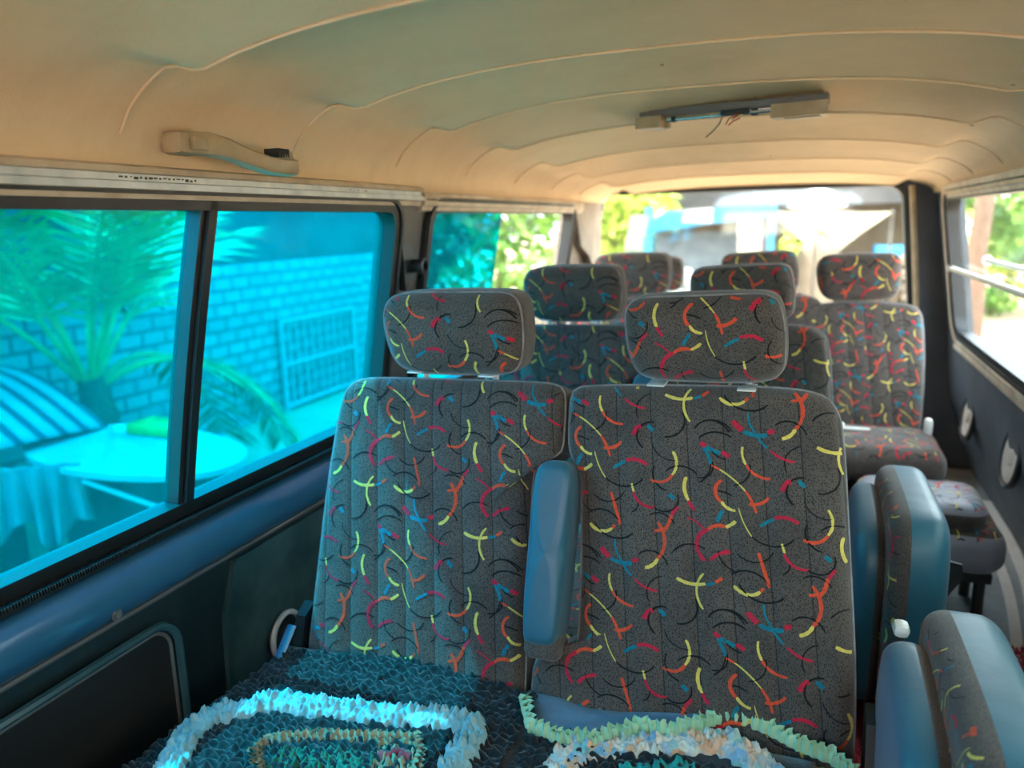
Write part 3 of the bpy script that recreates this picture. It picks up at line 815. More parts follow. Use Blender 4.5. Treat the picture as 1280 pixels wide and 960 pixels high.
def jump_seat(name_y, lab):
    root = thing('jump_seat', lab, 'seat', (.193, name_y+.2, 0), 'aisle jump seats folded on edge')
    def b(m, nm): return m.build(nm, FAB+[M['vinyl']], root, loc=(0, -.2, 0))
    m = MB(); slab(m, .0, .44, .20, .655, .045, .095, .03, -.012, .006, 3, -.01, 1); back = b(m, 'backrest')
    m = MB(); slab(m, .05, .38, .20, .60, -.030, .052, .022, -.010, .010, 4, .02, -1); b(m, 'seat_cushion')
    m = MB(); m.box((.03, .0, .19), (.09, .34, .03), .006); m.build('frame', M['dark_plastic'], root)
    m = MB(); m.prism([(.0, .40), (.045, .43), (.085, .50), (.08, .53), (.0, .545)], 'Y', -.03, -.024)
    m.lathe([(.010, -.004), (.010, .004)], (.02, -.036, .44), 'Y', 16)
    o = m.build('hinge_bracket', M['dark_plastic'], root, loc=(.082, .10, -.06))
    for y in (-.1, .12):
        m = MB(); m.tube([(.02, y, .19), (.02, y, FZ)], .016, 10); m.build('leg', M['dark_plastic'], root)
    return root
j1 = jump_seat(.76, 'teal and patterned jump seat folded on edge beside the first row, small white cap')
m = MB(); m.box((-.035, .175, .612), (.022, .03, .02), .008); m.build('cap', M['white_plastic'], j1)
index_children()
j2 = copy_tree_child  # keep name
j2 = bpy.data.objects.new('jump_seat', None)
col.objects.link(j2); j2.location = (.183, .76+.2+.70, 0)
tag(j2, 'teal and patterned jump seat folded on edge in the aisle beside the second row', 'seat', 'aisle jump seats folded on edge')
for ch in CHILD[j1.name]:
    if not ch.name.startswith('cap'): copy_tree_child(ch, j2)

# jump seat with its cushion down and its back folded on it
js = thing('folded_seat', 'low jump seat, its back folded onto the cushion, by the white floor strip', 'seat', (.365, 2.25, .02))
def flatpad(x0, x1, y0, y1, z0, z1, rr, bul, seed, vin):
    pad = Pad(smooth_closed(rrect(x0, x1, y0, y1, rr), 90, 1), z1-z0, min(.045, (z1-z0)*.45), bul); t = MB(); pad.mesh(t, 10)
    strokes(t, pad.front, x0, x1, y0, y1, x0-.15, y0+.4, .8, seed=seed)
    mi = []
    for f, a in zip(t.f, t.mi):
        if a == 0:
            yy = sum(t.v[i][1] for i in f)/len(f); a = 6 if vin(yy, z1-z0) else 0
        mi.append(a)
    m = MB(); m.add([(x, z_, (z0+z1)/2-y_) for (x, y_, z_) in t.v], t.f); m.mi = mi; return m
m = flatpad(-.19, .145, -.20, .10, .285, .400, .05, .006, 3, lambda y, T: y > -T/2+.012); m.build('seat_cushion', FAB+[M['grey_vinyl']], js)
m = flatpad(-.20, .10, -.19, .03, .405, .460, .05, .010, 6, lambda y, T: y < -T*.12); m.build('backrest', FAB+[M['grey_vinyl']], js)
m = MB(); m.box((-.02, -.05, .27), (.28, .24, .03), .006); m.build('frame', M['dark_plastic'], js)
m = MB(); m.box((-.03, .055, .405), (.2, .03, .03), .006); m.build('hinge_bracket', M['dark_plastic'], js)
for x in (-.14, .1):
    for y in (-.13, .03):
        m = MB(); m.tube([(x, y, .26), (x, y, FZ-.02)], .014, 10); m.build('leg', M['dark_plastic'], js)

# ------------------------------------------------------------------ rag covers (gathered cloth strips)
M['rag_black'] = varied('black_rag', (10, 14, 18), (26, 33, 38), 30, .85, 0, .5, 200, .002, .3, .2)
M['rag_white_cyan_lit'] = varied('cyan_lit_white_rag', (116, 158, 164), (158, 188, 190), 30, .9, 0, .6, 160, .003, .2, .2)  # white cloth; cyan light from the window is put into its colour
M['rag_green'] = varied('green_rag', (22, 88, 74), (52, 122, 100), 26, .85, 0, .5, 160, .002, .2, .2)
M['rag_lace'] = varied('pale_green_frill', (142, 186, 150), (176, 212, 178), 30, .85, 0, .4, 160, .002, .2, .2)
M['rag_brown'] = varied('tan_frill', (132, 118, 96), (160, 146, 116), 30, .85, 0, .4, 160, .002, .2, .2)
M['rag_red'] = varied('red_rag', (130, 40, 50), (160, 60, 64), 30, .85, 0, .4, 160, .002, .2, .2)
M['rag_teal'] = varied('turquoise_rag', (20, 130, 130), (40, 165, 158), 30, .85, 0, .4, 160, .002, .2, .2)
def m_multi():
    t = NT('faded_print_rag'); v = t.n('ShaderNodeTexVoronoi'); v.inputs['Scale'].default_value = 58; t.l(t.coord(), v.inputs['Vector'])
    sp = t.n('ShaderNodeSeparateColor'); t.l(v.outputs['Color'], sp.inputs[0])
    c = t.ramp(sp.outputs[0], [(.0, (110, 160, 190)), (.3, (196, 196, 190)), (.55, (208, 160, 126)), (.75, (224, 214, 200)), (1, (120, 176, 180))])
    return t.bsdf(c, .9, 0, t.bump(t.noise(160, 4), .5, .002), .2, .2)
M['rag_print'] = m_multi()
def m_denim():
    t = NT('worn_denim'); w = t.n('ShaderNodeTexWave'); w.inputs['Scale'].default_value = 300; w.inputs['Distortion'].default_value = 3
    t.l(t.coord(), w.inputs['Vector'])
    c = t.ramp(t.noise(16, 6), [(.3, (52, 84, 112)), (.7, (92, 130, 156))]); c = t.mix(t.math('MULTIPLY', w.outputs['Fac'], .25), c, (130, 158, 176))
    return t.bsdf(c, .9, 0, t.bump(w.outputs['Fac'], .4, .001), .2, .2)
M['denim'] = m_denim()
RAG = random.Random(21)
def base_z(x, y):
    z = .456+.005*math.sin(x*9+1)+.004*math.sin(y*13)
    return z
def smooth_open(pts, rounds=2):
    P = [Vector(p) for p in pts]
    for _ in range(rounds):
        Q = [P[0]]
        for i in range(len(P)-1): a, b = P[i], P[i+1]; Q += [a*.75+b*.25, a*.25+b*.75]
        P = Q+[P[-1]]
    return P
def inside(p, poly):
    c = False; n = len(poly)
    for i in range(n):
        x1, y1 = poly[i]; x2, y2 = poly[i-1]
        if (y1 > p[1]) != (y2 > p[1]) and p[0] < (x2-x1)*(p[1]-y1)/(y2-y1)+x1: c = not c
    return c
def ribbon(m, pts, A, h, lam, flare=1.3, mi=0, keep=None, zf=None, lean=.4, closed=False):
    """one gathered strip of cloth standing in folds along a path"""
    P = [Vector(p) for p in pts]; L = [0]
    for i in range(len(P)-1): L.append(L[-1]+(P[i+1]-P[i]).length)
    n = max(4, int(L[-1]/lam*12)); j = 0; ph = RAG.uniform(0, 6); rows = []; amp = 1; at_ = 1; hj = 1; ht = 1; sp = 1
    zf = zf or base_z
    for k in range(n+1):
        s = L[-1]*k/n
        while j < len(P)-2 and L[j+1] < s: j += 1
        t = (s-L[j])/max(1e-9, L[j+1]-L[j]); p = P[j].lerp(P[j+1], t); tg = (P[j+1]-P[j]).normalized(); nn = Vector((-tg.y, tg.x))
        ph += 2*PI/12*sp
        if k % 6 == 0: at_ = RAG.uniform(.6, 1.35); ht = RAG.uniform(.7, 1.2); sp = RAG.uniform(.7, 1.35)
        amp += (at_-amp)*.3; hj += (ht-hj)*.3
        w = math.sin(ph)*A*amp; w2 = math.sin(ph+.5)*A*amp*flare
        tz = 0
        q0 = p+nn*w*.35; q1 = p+nn*w*.8; q2 = p+nn*(w2+lean*h)+tg*math.sin(ph*2)*A*.30
        if keep and not keep(p): rows.append(None); continue
        z = zf(p.x, p.y)
        hh = h*hj
        rows.append([(q0.x, q0.y, z-.004), (q1.x, q1.y, z+hh*.55), (q2.x, q2.y, z+hh+tz)])
    run = []
    def flush():
        if len(run) > 1:
            vs = [p for r in run for p in r]
            m.add(vs, [f for i in range(len(run)-1) for f in ((3*i, 3*i+1, 3*i+4, 3*i+3), (3*i+1, 3*i+2, 3*i+5, 3*i+4))], mi)
        run.clear()
    for r in rows:
        if r is None: flush()
        else: run.append(r)
    flush()
def offset_path(pts, d):
    P = [Vector(p) for p in pts]; out = []
    for i, p in enumerate(P):
        t = (P[min(i+1, len(P)-1)]-P[max(i-1, 0)]).normalized(); out.append(p+Vector((-t.y, t.x))*d)
    return out
def band(m, path, width, nrow, A, h, lam, mi=0, crown=.010, cols=None, **k):
    for i in range(nrow):
        o = (i/(nrow-1)-.5)*width if nrow > 1 else 0
        cr = crown*(1-(2*o/width)**2) if width else 0
        ribbon(m, offset_path(path, o), A, h, lam, mi=(cols[i % len(cols)] if cols else mi), zf=lambda x, y, cr=cr: base_z(x, y)+cr+.002, **k)
def puffs(m, path, width, n, r0, r1, mi=0, zl=.006):
    """twisted little tufts of gathered cloth"""
    P = [Vector(p) for p in path]; L = [0]
    for i in range(len(P)-1): L.append(L[-1]+(P[i+1]-P[i]).length)
    for _ in range(n):
        s = RAG.uniform(0, L[-1]); j = 0
        while L[j+1] < s: j += 1
        t = (s-L[j])/(L[j+1]-L[j]); p = P[j].lerp(P[j+1], t); tg = (P[j+1]-P[j]).normalized(); o = RAG.uniform(-.5, .5)
        c = p+Vector((-tg.y, tg.x))*o*width; r = RAG.uniform(r0, r1); a0 = RAG.uniform(0, 6.28)
        z = base_z(c.x, c.y)+zl*(1.6-abs(o)*1.6)
        vs = []; rings = 5; seg = 12; tw = RAG.uniform(-1.5, 1.5)
        for i in range(rings):
            f = i/(rings-1); rr = r*math.sin(.25+f*1.35)
            for k in range(seg):
                an = a0+2*PI*k/seg+tw*f; wv = 1+.28*math.sin(an*3+a0)*f+.12*math.sin(an*5)
                vs.append((c.x+rr*wv*math.cos(an), c.y+rr*wv*math.sin(an)*.8, z+r*.85*(1-f)**.8*1.0+.002*math.sin(an*3)))
        m.add(vs, [(i*seg+k, i*seg+(k+1) % seg, (i+1)*seg+(k+1) % seg, (i+1)*seg+k) for i in range(rings-1) for k in range(seg)]+[tuple(range(seg))], mi)
from mathutils import noise as mn
def petals(x, y, cell, A, fold, k=3.0, seed=0):
    d, p = mn.voronoi(Vector((x/cell, y/cell, seed)), distance_metric='DISTANCE')
    q = p[0]; f = d[0]; e = min(1, (d[1]-d[0])*1.7); e = e*e*(3-2*e); an = math.atan2(y/cell-q.y, x/cell-q.x); rr = mn.cell(q*7.3)*6.28
    return A*e*(.75+.5*mn.cell(q*3.1))+fold*math.sin(an*k+rr+f*7)*e+A*.25*mn.noise(Vector((x/cell*2.4, y/cell*2.4, seed)))
def puffy(m, path, width, crown, cell, A, fold, mi=0, up=.005, step=.0016, nt=26, cols=None, seed=0, wob=.18):
    P = [Vector(p) for p in path]; L = [0]
    for i in range(len(P)-1): L.append(L[-1]+(P[i+1]-P[i]).length)
    n = int(L[-1]/step); j = 0; vs = []; NN = [];
    for i in range(len(P)):
        t = (P[min(i+1, len(P)-1)]-P[max(i-1, 0)]).normalized(); NN.append(Vector((-t.y, t.x)))
    for k in range(n+1):
        s = L[-1]*k/n
        while j < len(P)-2 and L[j+1] < s: j += 1
        t = (s-L[j])/(L[j+1]-L[j]); p = P[j].lerp(P[j+1], t); nn = NN[j].lerp(NN[j+1], t).normalized()
        for q in range(nt+1):
            u = -1+2*q/nt; sgn = 1 if u > 0 else -1
            w = width/2*(1+wob*mn.noise(Vector((s/.012, sgn*5, seed)))+.10*math.sin(s/.0045+sgn))
            c = p+nn*u*w; e = math.sqrt(max(0, 1-u*u))
            z = base_z(c.x, c.y)+crown*e+up+petals(c.x, c.y, cell, A, fold, seed=seed)*min(1, e*1.6)
            vs.append((c.x, c.y, z))
    W = nt+1
    m.add(vs, [(a*W+b, a*W+b+1, (a+1)*W+b+1, (a+1)*W+b) for a in range(n) for b in range(nt)], mi)
def smocked(m, poly, step=.0021, mi=0, h=.007):
    xs = [p[0] for p in poly]; ys = [p[1] for p in poly]; nx_ = int((max(xs)-min(xs))/step); ny_ = int((max(ys)-min(ys))/step); idx = {}; vs = []
    for j in range(ny_+1):
        for i in range(nx_+1):
            x = min(xs)+step*i; y = min(ys)+step*j
            if not inside((x, y), poly): continue
            nz = mn.noise(Vector((x*45, y*45, 2))); row = math.floor(y/.0125+.35*nz)
            nz += .8*mn.noise(Vector((x*110, y*110, 5))); r = abs(math.sin((y/.0125+.35*nz)*PI))**.6
            g = .5+.5*math.sin(x/.012*PI+row*2.7+5.5*mn.noise(Vector((x*50, row*3.3, 1))))
            z = base_z(x, y)+.002+h*r*(.45+.75*g**.7)*(1+.6*mn.noise(Vector((x*70, y*70, 9))))+.0016*mn.noise(Vector((x*170, y*170, 0)))
            idx[(i, j)] = len(vs); vs.append((x, y+.002*g, z))
    fs = [(idx[i, j], idx[i+1, j], idx[i+1, j+1], idx[i, j+1]) for (i, j) in idx if (i+1, j) in idx and (i, j+1) in idx and (i+1, j+1) in idx]
    m.add(vs, fs, mi)
def field(m, poly, holes, pitch, A, h, lam, mi=0):
    ys = [p[1] for p in poly]; xs = [p[0] for p in poly]; y = min(ys); 
    while y < max(ys):
        pts = [(min(xs)+(max(xs)-min(xs))*k/40, y+.004*math.sin(k*.7+y*40)) for k in range(41)]
        ribbon(m, pts, A, h, lam, mi=mi, keep=lambda p: inside(p, poly) and not any(inside(p, q) for q in holes))
        y += pitch
def cover_base(name, poly, root, mat):
    m = MB(); xs = [p[0] for p in poly]; ys = [p[1] for p in poly]; n = 24; k_ = 20; vs = []
    for j in range(k_+1):
        for i in range(n+1):
            x = min(xs)+(max(xs)-min(xs))*i/n; y = min(ys)+(max(ys)-min(ys))*j/k_; vs.append((x, y, base_z(x, y)+.001))
    m.add(vs, [(j*(n+1)+i, j*(n+1)+i+1, (j+1)*(n+1)+i+1, (j+1)*(n+1)+i) for j in range(k_) for i in range(n)])
    o = m.build(name, mat, root); sd = o.modifiers.new('solid', 'SOLIDIFY'); sd.thickness = .004; sd.offset = -1
    return o
def at(u, v, z):
    d = F+(u-640)/F_PX*Rt+(480-v)/F_PX*Up; t = (z-CAM.z)/d.z; q = CAM+d*t; return (q.x, q.y)
ZC = .462
# cover on the seat by the window
c1 = thing('rag_cover', 'black ruffled rag seat cover with thick white border, on the seat by the window', 'seat cover', (0, 0, 0))
polyA = [(-.845, .47), (-.37, .47), (-.36, 1.02), (-.60, 1.035), (-.83, 1.0), (-.86, .8)]
cover_base('backing_cloth', [(-.84, .48), (-.38, 1.02)], c1, M['rag_black'])
ringp = [at(205, 975, ZC+.006), at(232, 915, ZC+.006), at(262, 888, ZC+.006), at(300, 885, ZC+.006), at(340, 872, ZC+.006), at(380, 880, ZC+.006), at(440, 888, ZC+.006), at(500, 893, ZC+.006), at(560, 896, ZC+.006), at(596, 902, ZC+.006), at(584, 925, ZC+.006), at(566, 952, ZC+.006), at(552, 985, ZC+.006), at(538, 1030, ZC+.006)]
gy0 = .60
inner = [at(330, 975, ZC), at(322, 942, ZC), at(338, 928, ZC), at(400, 922, ZC), at(460, 924, ZC), at(518, 924, ZC), at(522, 940, ZC), at(512, 975, ZC)]
ringpoly = scale_out([tuple(p) for p in offset_path(ringp, .02)], 0)
m = MB(); smocked(m, polyA, h=.009); m.build('black_ruffles', M['rag_black'], c1, ang=120)
ringp = [tuple(p) for p in smooth_open(ringp)]
m = MB(); puffy(m, ringp, .046, .014, .0125, .011, .0028); m.build('white_border', M['rag_white_cyan_lit'], c1, ang=120)
m = MB()
edge = inner
band(m, edge, .012, 3, .0032, .011, .011, crown=.004)
for (u0, v0, u1, v1) in ((468, 930, 520, 930), (470, 945, 516, 948), (470, 960, 512, 962)):
    ribbon(m, [at(u0+(u1-u0)*k/8, v0+(v1-v0)*k/8, ZC) for k in range(9)], .0032, .011, .011, mi=0)
puffy(m, [at(468+k*6, 952, ZC) for k in range(9)], .07, .006, .013, .012, .0045, up=.0, nt=52, seed=5)
puffy(m, [at(474+k*5, 941+math.sin(k)*3, ZC+.006) for k in range(9)], .014, .012, .011, .004, .002, mi=1, nt=12, seed=8)
m.build('tan_frill', [M['rag_brown'], M['rag_red']], c1, ang=120)
m = MB()
puffy(m, [at(342+(466-342)*k/12, 957, ZC) for k in range(13)], .075, .006, .013, .012, .0045, up=.0, nt=60, seed=3)
m.build('green_center', M['rag_green'], c1, ang=120)
# cover on the seat by the aisle
c2 = thing('patchwork_cover', 'patchwork rag seat cover with denim strip and green frill, on the aisle seat', 'seat cover', (0, 0, 0))
cover_base('backing_cloth', [(-.37, .48), (.05, 1.0)], c2, M['rag_black'])
# denim strip leaning on the backrest foot
def onback(u, v, off=.004):
    n_ = Vector((0, math.cos(TILT), -math.sin(TILT))); p0 = Vector((0, 1.03-off, .43)); d = F+(u-640)/F_PX*Rt+(480-v)/F_PX*Up
    t = (p0-CAM).dot(n_)/d.dot(n_); return CAM+d*t
topl = [(660, 864), (700, 872), (730, 884), (775, 890), (820, 890), (860, 892), (900, 892)]
botl = [(668, 905), (700, 915), (740, 917), (775, 914), (805, 900), (860, 910), (900, 905)]
m = MB(); vs = []; nn_ = 24
for i in range(nn_+1):
    t = i/nn_*(len(topl)-1); k = min(int(t), len(topl)-2); f = t-k
    a = (topl[k][0]+(topl[k+1][0]-topl[k][0])*f, topl[k][1]+(topl[k+1][1]-topl[k][1])*f); b = (botl[k][0]+(botl[k+1][0]-botl[k][0])*f, botl[k][1]+(botl[k+1][1]-botl[k][1])*f)
    A3 = onback(*a, .014); B2 = at(*b, .468); B3 = Vector((B2[0], B2[1], .468))
    for j in range(6):
        g = j/5; q = A3.lerp(B3, g); vs.append((q.x, q.y, q.z-.006*math.sin(PI*g)+.003*math.sin(i*.9)*g))
m.add(vs, [(i*6+j, i*6+j+1, (i+1)*6+j+1, (i+1)*6+j) for i in range(nn_) for j in range(5)])
o = m.build('denim_strip', M['denim'], c2); sd = o.modifiers.new('solid', 'SOLIDIFY'); sd.thickness = .002
m = MB()
frill = [at(656, 868, .475), at(664, 905, .468), at(700, 918, .468), at(745, 920, .470), at(778, 908, .474), at(800, 902, .476), at(835, 910, .476), at(870, 900, .482), at(905, 886, .49), at(930, 890, .49), at(960, 905, .486), at(1000, 930, .48), at(1040, 950, .474), at(1070, 975, .468)]
def fz(x, y): return base_z(x, y)+.011+.005*max(0, (y-.95)*10)
for o_, hh in ((0, .014), (-.007, .013)):
    ribbon(m, offset_path(frill, o_), .0040, hh, .0125, zf=fz)
m.build('green_frill', M['rag_lace'], c2, ang=120)
m = MB()
b1 = [at(690, 985, ZC), at(700, 950, ZC), at(715, 930, ZC), at(745, 922, ZC), at(790, 922, ZC), at(840, 920, ZC), at(880, 918, ZC), at(915, 925, ZC), at(945, 945, ZC), at(975, 975, ZC)]
b1 = [tuple(p) for p in smooth_open(b1)]; b1 = [(x, y-.012) for x, y in b1]; puffy(m, b1, .050, .012, .014, .010, .0045, up=.001, nt=38, seed=11)
m.build('print_ruffles', M['rag_print'], c2, ang=120)
m = MB(); polyB = [(-.358, .47), (.08, .47), (.085, .95), (-.1, .95), (-.35, .965)]
smocked(m, polyB, h=.009); m.build('black_ruffles', M['rag_black'], c2, ang=120)
m = MB()
puffy(m, [at(775+(870-775)*k/10, 966, ZC) for k in range(11)], .055, .010, .015, .011, .0045, up=.0, nt=40, seed=14)
m.build('turquoise_center', M['rag_teal'], c2, ang=120)

# ------------------------------------------------------------------ outdoors
G = -.55
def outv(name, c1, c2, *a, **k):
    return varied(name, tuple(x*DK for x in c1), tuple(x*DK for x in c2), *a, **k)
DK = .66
M['ground'] = varied('sandy_ground', (176, 144, 112), (206, 176, 144), .8, .9, 0, .4, 12, .02)
M['leaf'] = varied('green_leaf', (70, 120, 40), (140, 178, 70), 3, .6, 0, 0)
M['leaf_y'] = varied('yellow_green_leaf', (150, 176, 50), (200, 210, 90), 3, .6, 0, 0)
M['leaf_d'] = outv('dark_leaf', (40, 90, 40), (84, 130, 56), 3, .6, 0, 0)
M['palm'] = varied('palm_leaf', (40, 96, 44), (110, 170, 90), 3, .5, 0, 0)
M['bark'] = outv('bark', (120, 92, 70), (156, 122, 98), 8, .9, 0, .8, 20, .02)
def m_block():
    t = NT('block_wall'); b = t.n('ShaderNodeTexBrick'); b.inputs['Scale'].default_value = 2.2
    b.inputs['Color1'].default_value = (*lin((132, 132, 130)), 1); b.inputs['Color2'].default_value = (*lin((146, 146, 142)), 1); b.inputs['Mortar'].default_value = (*lin((92, 92, 92)), 1)
    mp = t.n('ShaderNodeMapping'); mp.inputs['Rotation'].default_value = (R_(90), 0, R_(90)); t.l(t.coord(), mp.inputs[0])
    cx = t.n('ShaderNodeCombineXYZ'); sx = t.n('ShaderNodeSeparateXYZ'); t.l(t.coord(), sx.inputs[0]); t.l(sx.outputs['Y'], cx.inputs['X']); t.l(sx.outputs['Z'], cx.inputs['Y'])
    t.l(cx.outputs[0], b.inputs['Vector']); b.inputs['Mortar Size'].default_value = .03
    return t.bsdf(b.outputs['Color'], .9)
M['block'] = m_block()
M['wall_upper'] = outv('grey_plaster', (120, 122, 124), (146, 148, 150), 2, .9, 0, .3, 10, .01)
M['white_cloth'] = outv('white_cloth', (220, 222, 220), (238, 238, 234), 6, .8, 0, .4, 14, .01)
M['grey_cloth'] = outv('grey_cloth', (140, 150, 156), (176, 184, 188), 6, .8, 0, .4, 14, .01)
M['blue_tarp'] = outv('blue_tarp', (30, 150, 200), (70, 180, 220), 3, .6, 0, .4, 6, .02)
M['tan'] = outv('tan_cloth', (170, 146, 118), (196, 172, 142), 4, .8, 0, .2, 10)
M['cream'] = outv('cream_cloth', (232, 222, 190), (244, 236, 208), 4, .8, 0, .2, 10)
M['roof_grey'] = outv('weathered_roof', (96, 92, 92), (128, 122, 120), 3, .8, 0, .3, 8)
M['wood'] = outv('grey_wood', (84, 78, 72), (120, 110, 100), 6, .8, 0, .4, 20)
def m_stripe():
    t = NT('striped_cloth'); w = t.n('ShaderNodeTexWave'); w.inputs['Scale'].default_value = 2.6; w.bands_direction = 'Y'; t.l(t.coord(), w.inputs['Vector'])
    return t.bsdf(t.ramp(w.outputs['Fac'], [(.28, (40, 60, 70)), (.42, (128, 134, 132))]), .8)
M['stripe'] = m_stripe()
m = MB(); m.box((0, 20, G-.1), (120, 110, .2), 0)
struct(m.build('ground', M['ground'], smooth=False))
m = MB(); m.box((-4.75, 4.2, .175), (.2, 9.4, 1.45), .01); m.box((-4.78, 4.2, 1.4), (.2, 9.4, 1.0), .01, mi=1)
struct(m.build('wall_yard', [M['block'], M['wall_upper']]))
# barred gate
gt = thing('barred_gate', 'pale barred metal gate against the block wall of the yard', 'gate', (-4.6, 6.5, G))
m = MB()
for y in (-.62, .62): m.tube([(0, y, 0), (0, y, .9)], .025, 8)
for z in (.06, .46, .88): m.tube([(0, -.62, z), (0, .62, z)], .02, 8)
m.build('frame', M['white_cloth'], gt)
for k in range(9):
    m = MB(); m.tube([(0, -.5+k*.125, .06), (0, -.5+k*.125, .88)], .012, 8); m.build('bar', M['white_cloth'], gt)
# palm
pr = random.Random(11)
pl = thing('potted_palm', 'feathery palm with long arching fronds in the yard behind the blue window', 'palm', (-3.95, 3.25, G))
m = MB(); m.lathe([(.20, 0), (.26, .45), (.29, .5), (.27, .5), (.24, .42)], (0, 0, 0), 'Z', 28); m.build('pot', M['wood'], pl)
m = MB(); m.tube([(0, 0, .4), (.02, .02, .65), (0, 0, .9)], [.10, .11, .07], 12); m.build('trunk', M['bark'], pl)
def frond(az, el, Ln, droop, zo=.8):
    m = MB(); P = []; d = Vector((math.cos(az)*math.cos(el), math.sin(az)*math.cos(el), math.sin(el))); p = Vector((0, 0, zo)); 
    for k in range(22):
        P.append(p.copy()); p = p+d*Ln/21; d = (d+Vector((0, 0, -droop/21))).normalized()
    m.tube(P, [.022*(1-k/26) for k in range(22)], 6)
    for k in range(7, 22):
        tg = (P[min(k+1, 21)]-P[k-1]).normalized(); sd = tg.cross(Vector((0, 0, 1)))
        if sd.length < .1: sd = Vector((math.sin(az), -math.cos(az), 0))
        sd.normalize()
        ll = .42*math.sin(PI*(k-2)/22)**.6+.05
        for q in (0, .5):
            b = P[k].lerp(P[min(k+1, 21)], q)
            for sg in (-1, 1):
                dr = (sd*sg+tg*.7+Vector((0, 0, pr.uniform(-.35, .1)))).normalized(); w = tg*.010
                e = b+dr*ll*pr.uniform(.85, 1.1)+Vector((0, 0, -.08*ll)); mid = b+dr*ll*.55
                m.add([b-w, b+w, mid+w*1.4, e, mid-w*1.4], [(0, 1, 2, 3, 4)])
    m.build('frond', M['palm'], pl)
for k in range(13): frond(2*PI*k/13+pr.uniform(-.2, .2), R_(pr.uniform(52, 80)), pr.uniform(1.4, 1.9), pr.uniform(.6, 1.5))
for a in (1.2, .9, 1.7): frond(a, R_(38), 1.6, 2.6)
# table with washing on it
tb = thing('yard_table', 'white topped table in the yard in front of the palm', 'table', (-3.1, 2.72, G))
m = MB(); tp = [(.72*math.cos(a)*(1 if math.cos(a) > 0 else .95), .36*math.sin(a)) for a in [2*PI*k/40 for k in range(40)]]
rot = R_(-8); m.prism([(x*math.cos(rot)-y*math.sin(rot), x*math.sin(rot)+y*math.cos(rot)) for x, y in tp], 'Z', .67, .70); m.build('tabletop', M['white_cloth'], tb)
for x, y in ((-.45, -.15), (.45, -.2), (-.4, .22), (.42, .18)):
    m = MB(); m.tube([(x, y, 0), (x*.95, y*.95, .67)], .025, 8); m.build('leg', M['wood'], tb)
m = MB(); m.box((-.0, .04, .36), (.8, .3, .5), .02); m.build('cabinet', M['wood'], tb)
def cloth(name, c, w, h, lab, mat, rz=0, folds=6, cat='cloth'):
    m = MB(); nu, nv = 40, 14; vs = []
    for j in range(nv+1):
        for i in range(nu+1):
            u = i/nu-.5; v = j/nv; wd = w*(1-.25*v*math.cos(u*5)); x = u*wd; y = .03*math.sin(u*folds*6.28)*(0.3+v); z = -h*v*(1+.22*math.sin(u*9+1))
            vs.append((x, y, z))
    m.add(vs, [(j*(nu+1)+i, j*(nu+1)+i+1, (j+1)*(nu+1)+i+1, (j+1)*(nu+1)+i) for j in range(nv) for i in range(nu)])
    o = m.build(name, mat, loc=c); o.rotation_euler.z = rz; sd = o.modifiers.new('s', 'SOLIDIFY'); sd.thickness = .008
    return tag(o, lab, cat)
cloth('hanging_cloth', (-3.22, 2.32, .165), .34, .34, 'crumpled pale cloth hanging from the edge of the yard table', M['grey_cloth'], R_(35), 4)
m = MB(); m.box((0, 0, 0), (.32, .2, .06), .02); o = m.build('plastic_tray', M['leaf'], loc=(-3.15, 2.98, .18)); tag(o, 'small green tray lying on the white yard table', 'tray')
m = MB(); m.tube([(-.25, 0, .0), (.35, .05, -.14)], .012, 8); o = m.build('broom_stick', M['white_cloth'], loc=(-2.75, 2.36, .10)); tag(o, 'pale stick leaning out from under the yard table', 'stick')
# striped awning
m = MB(); nu, nv = 24, 16; vs = []
for j in range(nv+1):
    for i in range(nu+1):
        u, v = i/nu, j/nv; vs.append((-.15+.75*v, -1.0+1.5*u, .36*math.cos(v*1.4)+.05*math.sin(u*3)))
m.add(vs, [(j*(nu+1)+i, j*(nu+1)+i+1, (j+1)*(nu+1)+i+1, (j+1)*(nu+1)+i) for j in range(nv) for i in range(nu)])
o = m.build('striped_cover', M['stripe'], loc=(-4.1, 2.45, .10)); sd = o.modifiers.new('s', 'SOLIDIFY'); sd.thickness = .01
tag(o, 'striped sheet draped over a heap beside the yard table', 'sheet')
m = MB(); m.box((-3.9, 2.0, G+.28), (.6, 1.0, .56), .05); tag(m.build('wooden_crate', M['wood']), 'dark crate heap under the striped sheet', 'crate')
m = MB(); m.lathe([(.20, 0), (.30, .16), (.33, .18), (.31, .18), (.28, .15), (.19, .02)], (0, 0, 0), 'Z', 32); o = m.build('wash_basin', M['white_cloth'], loc=(-3.3, 1.95, G+.0)); tag(o, 'round white wash basin on the ground below the yard table', 'basin')

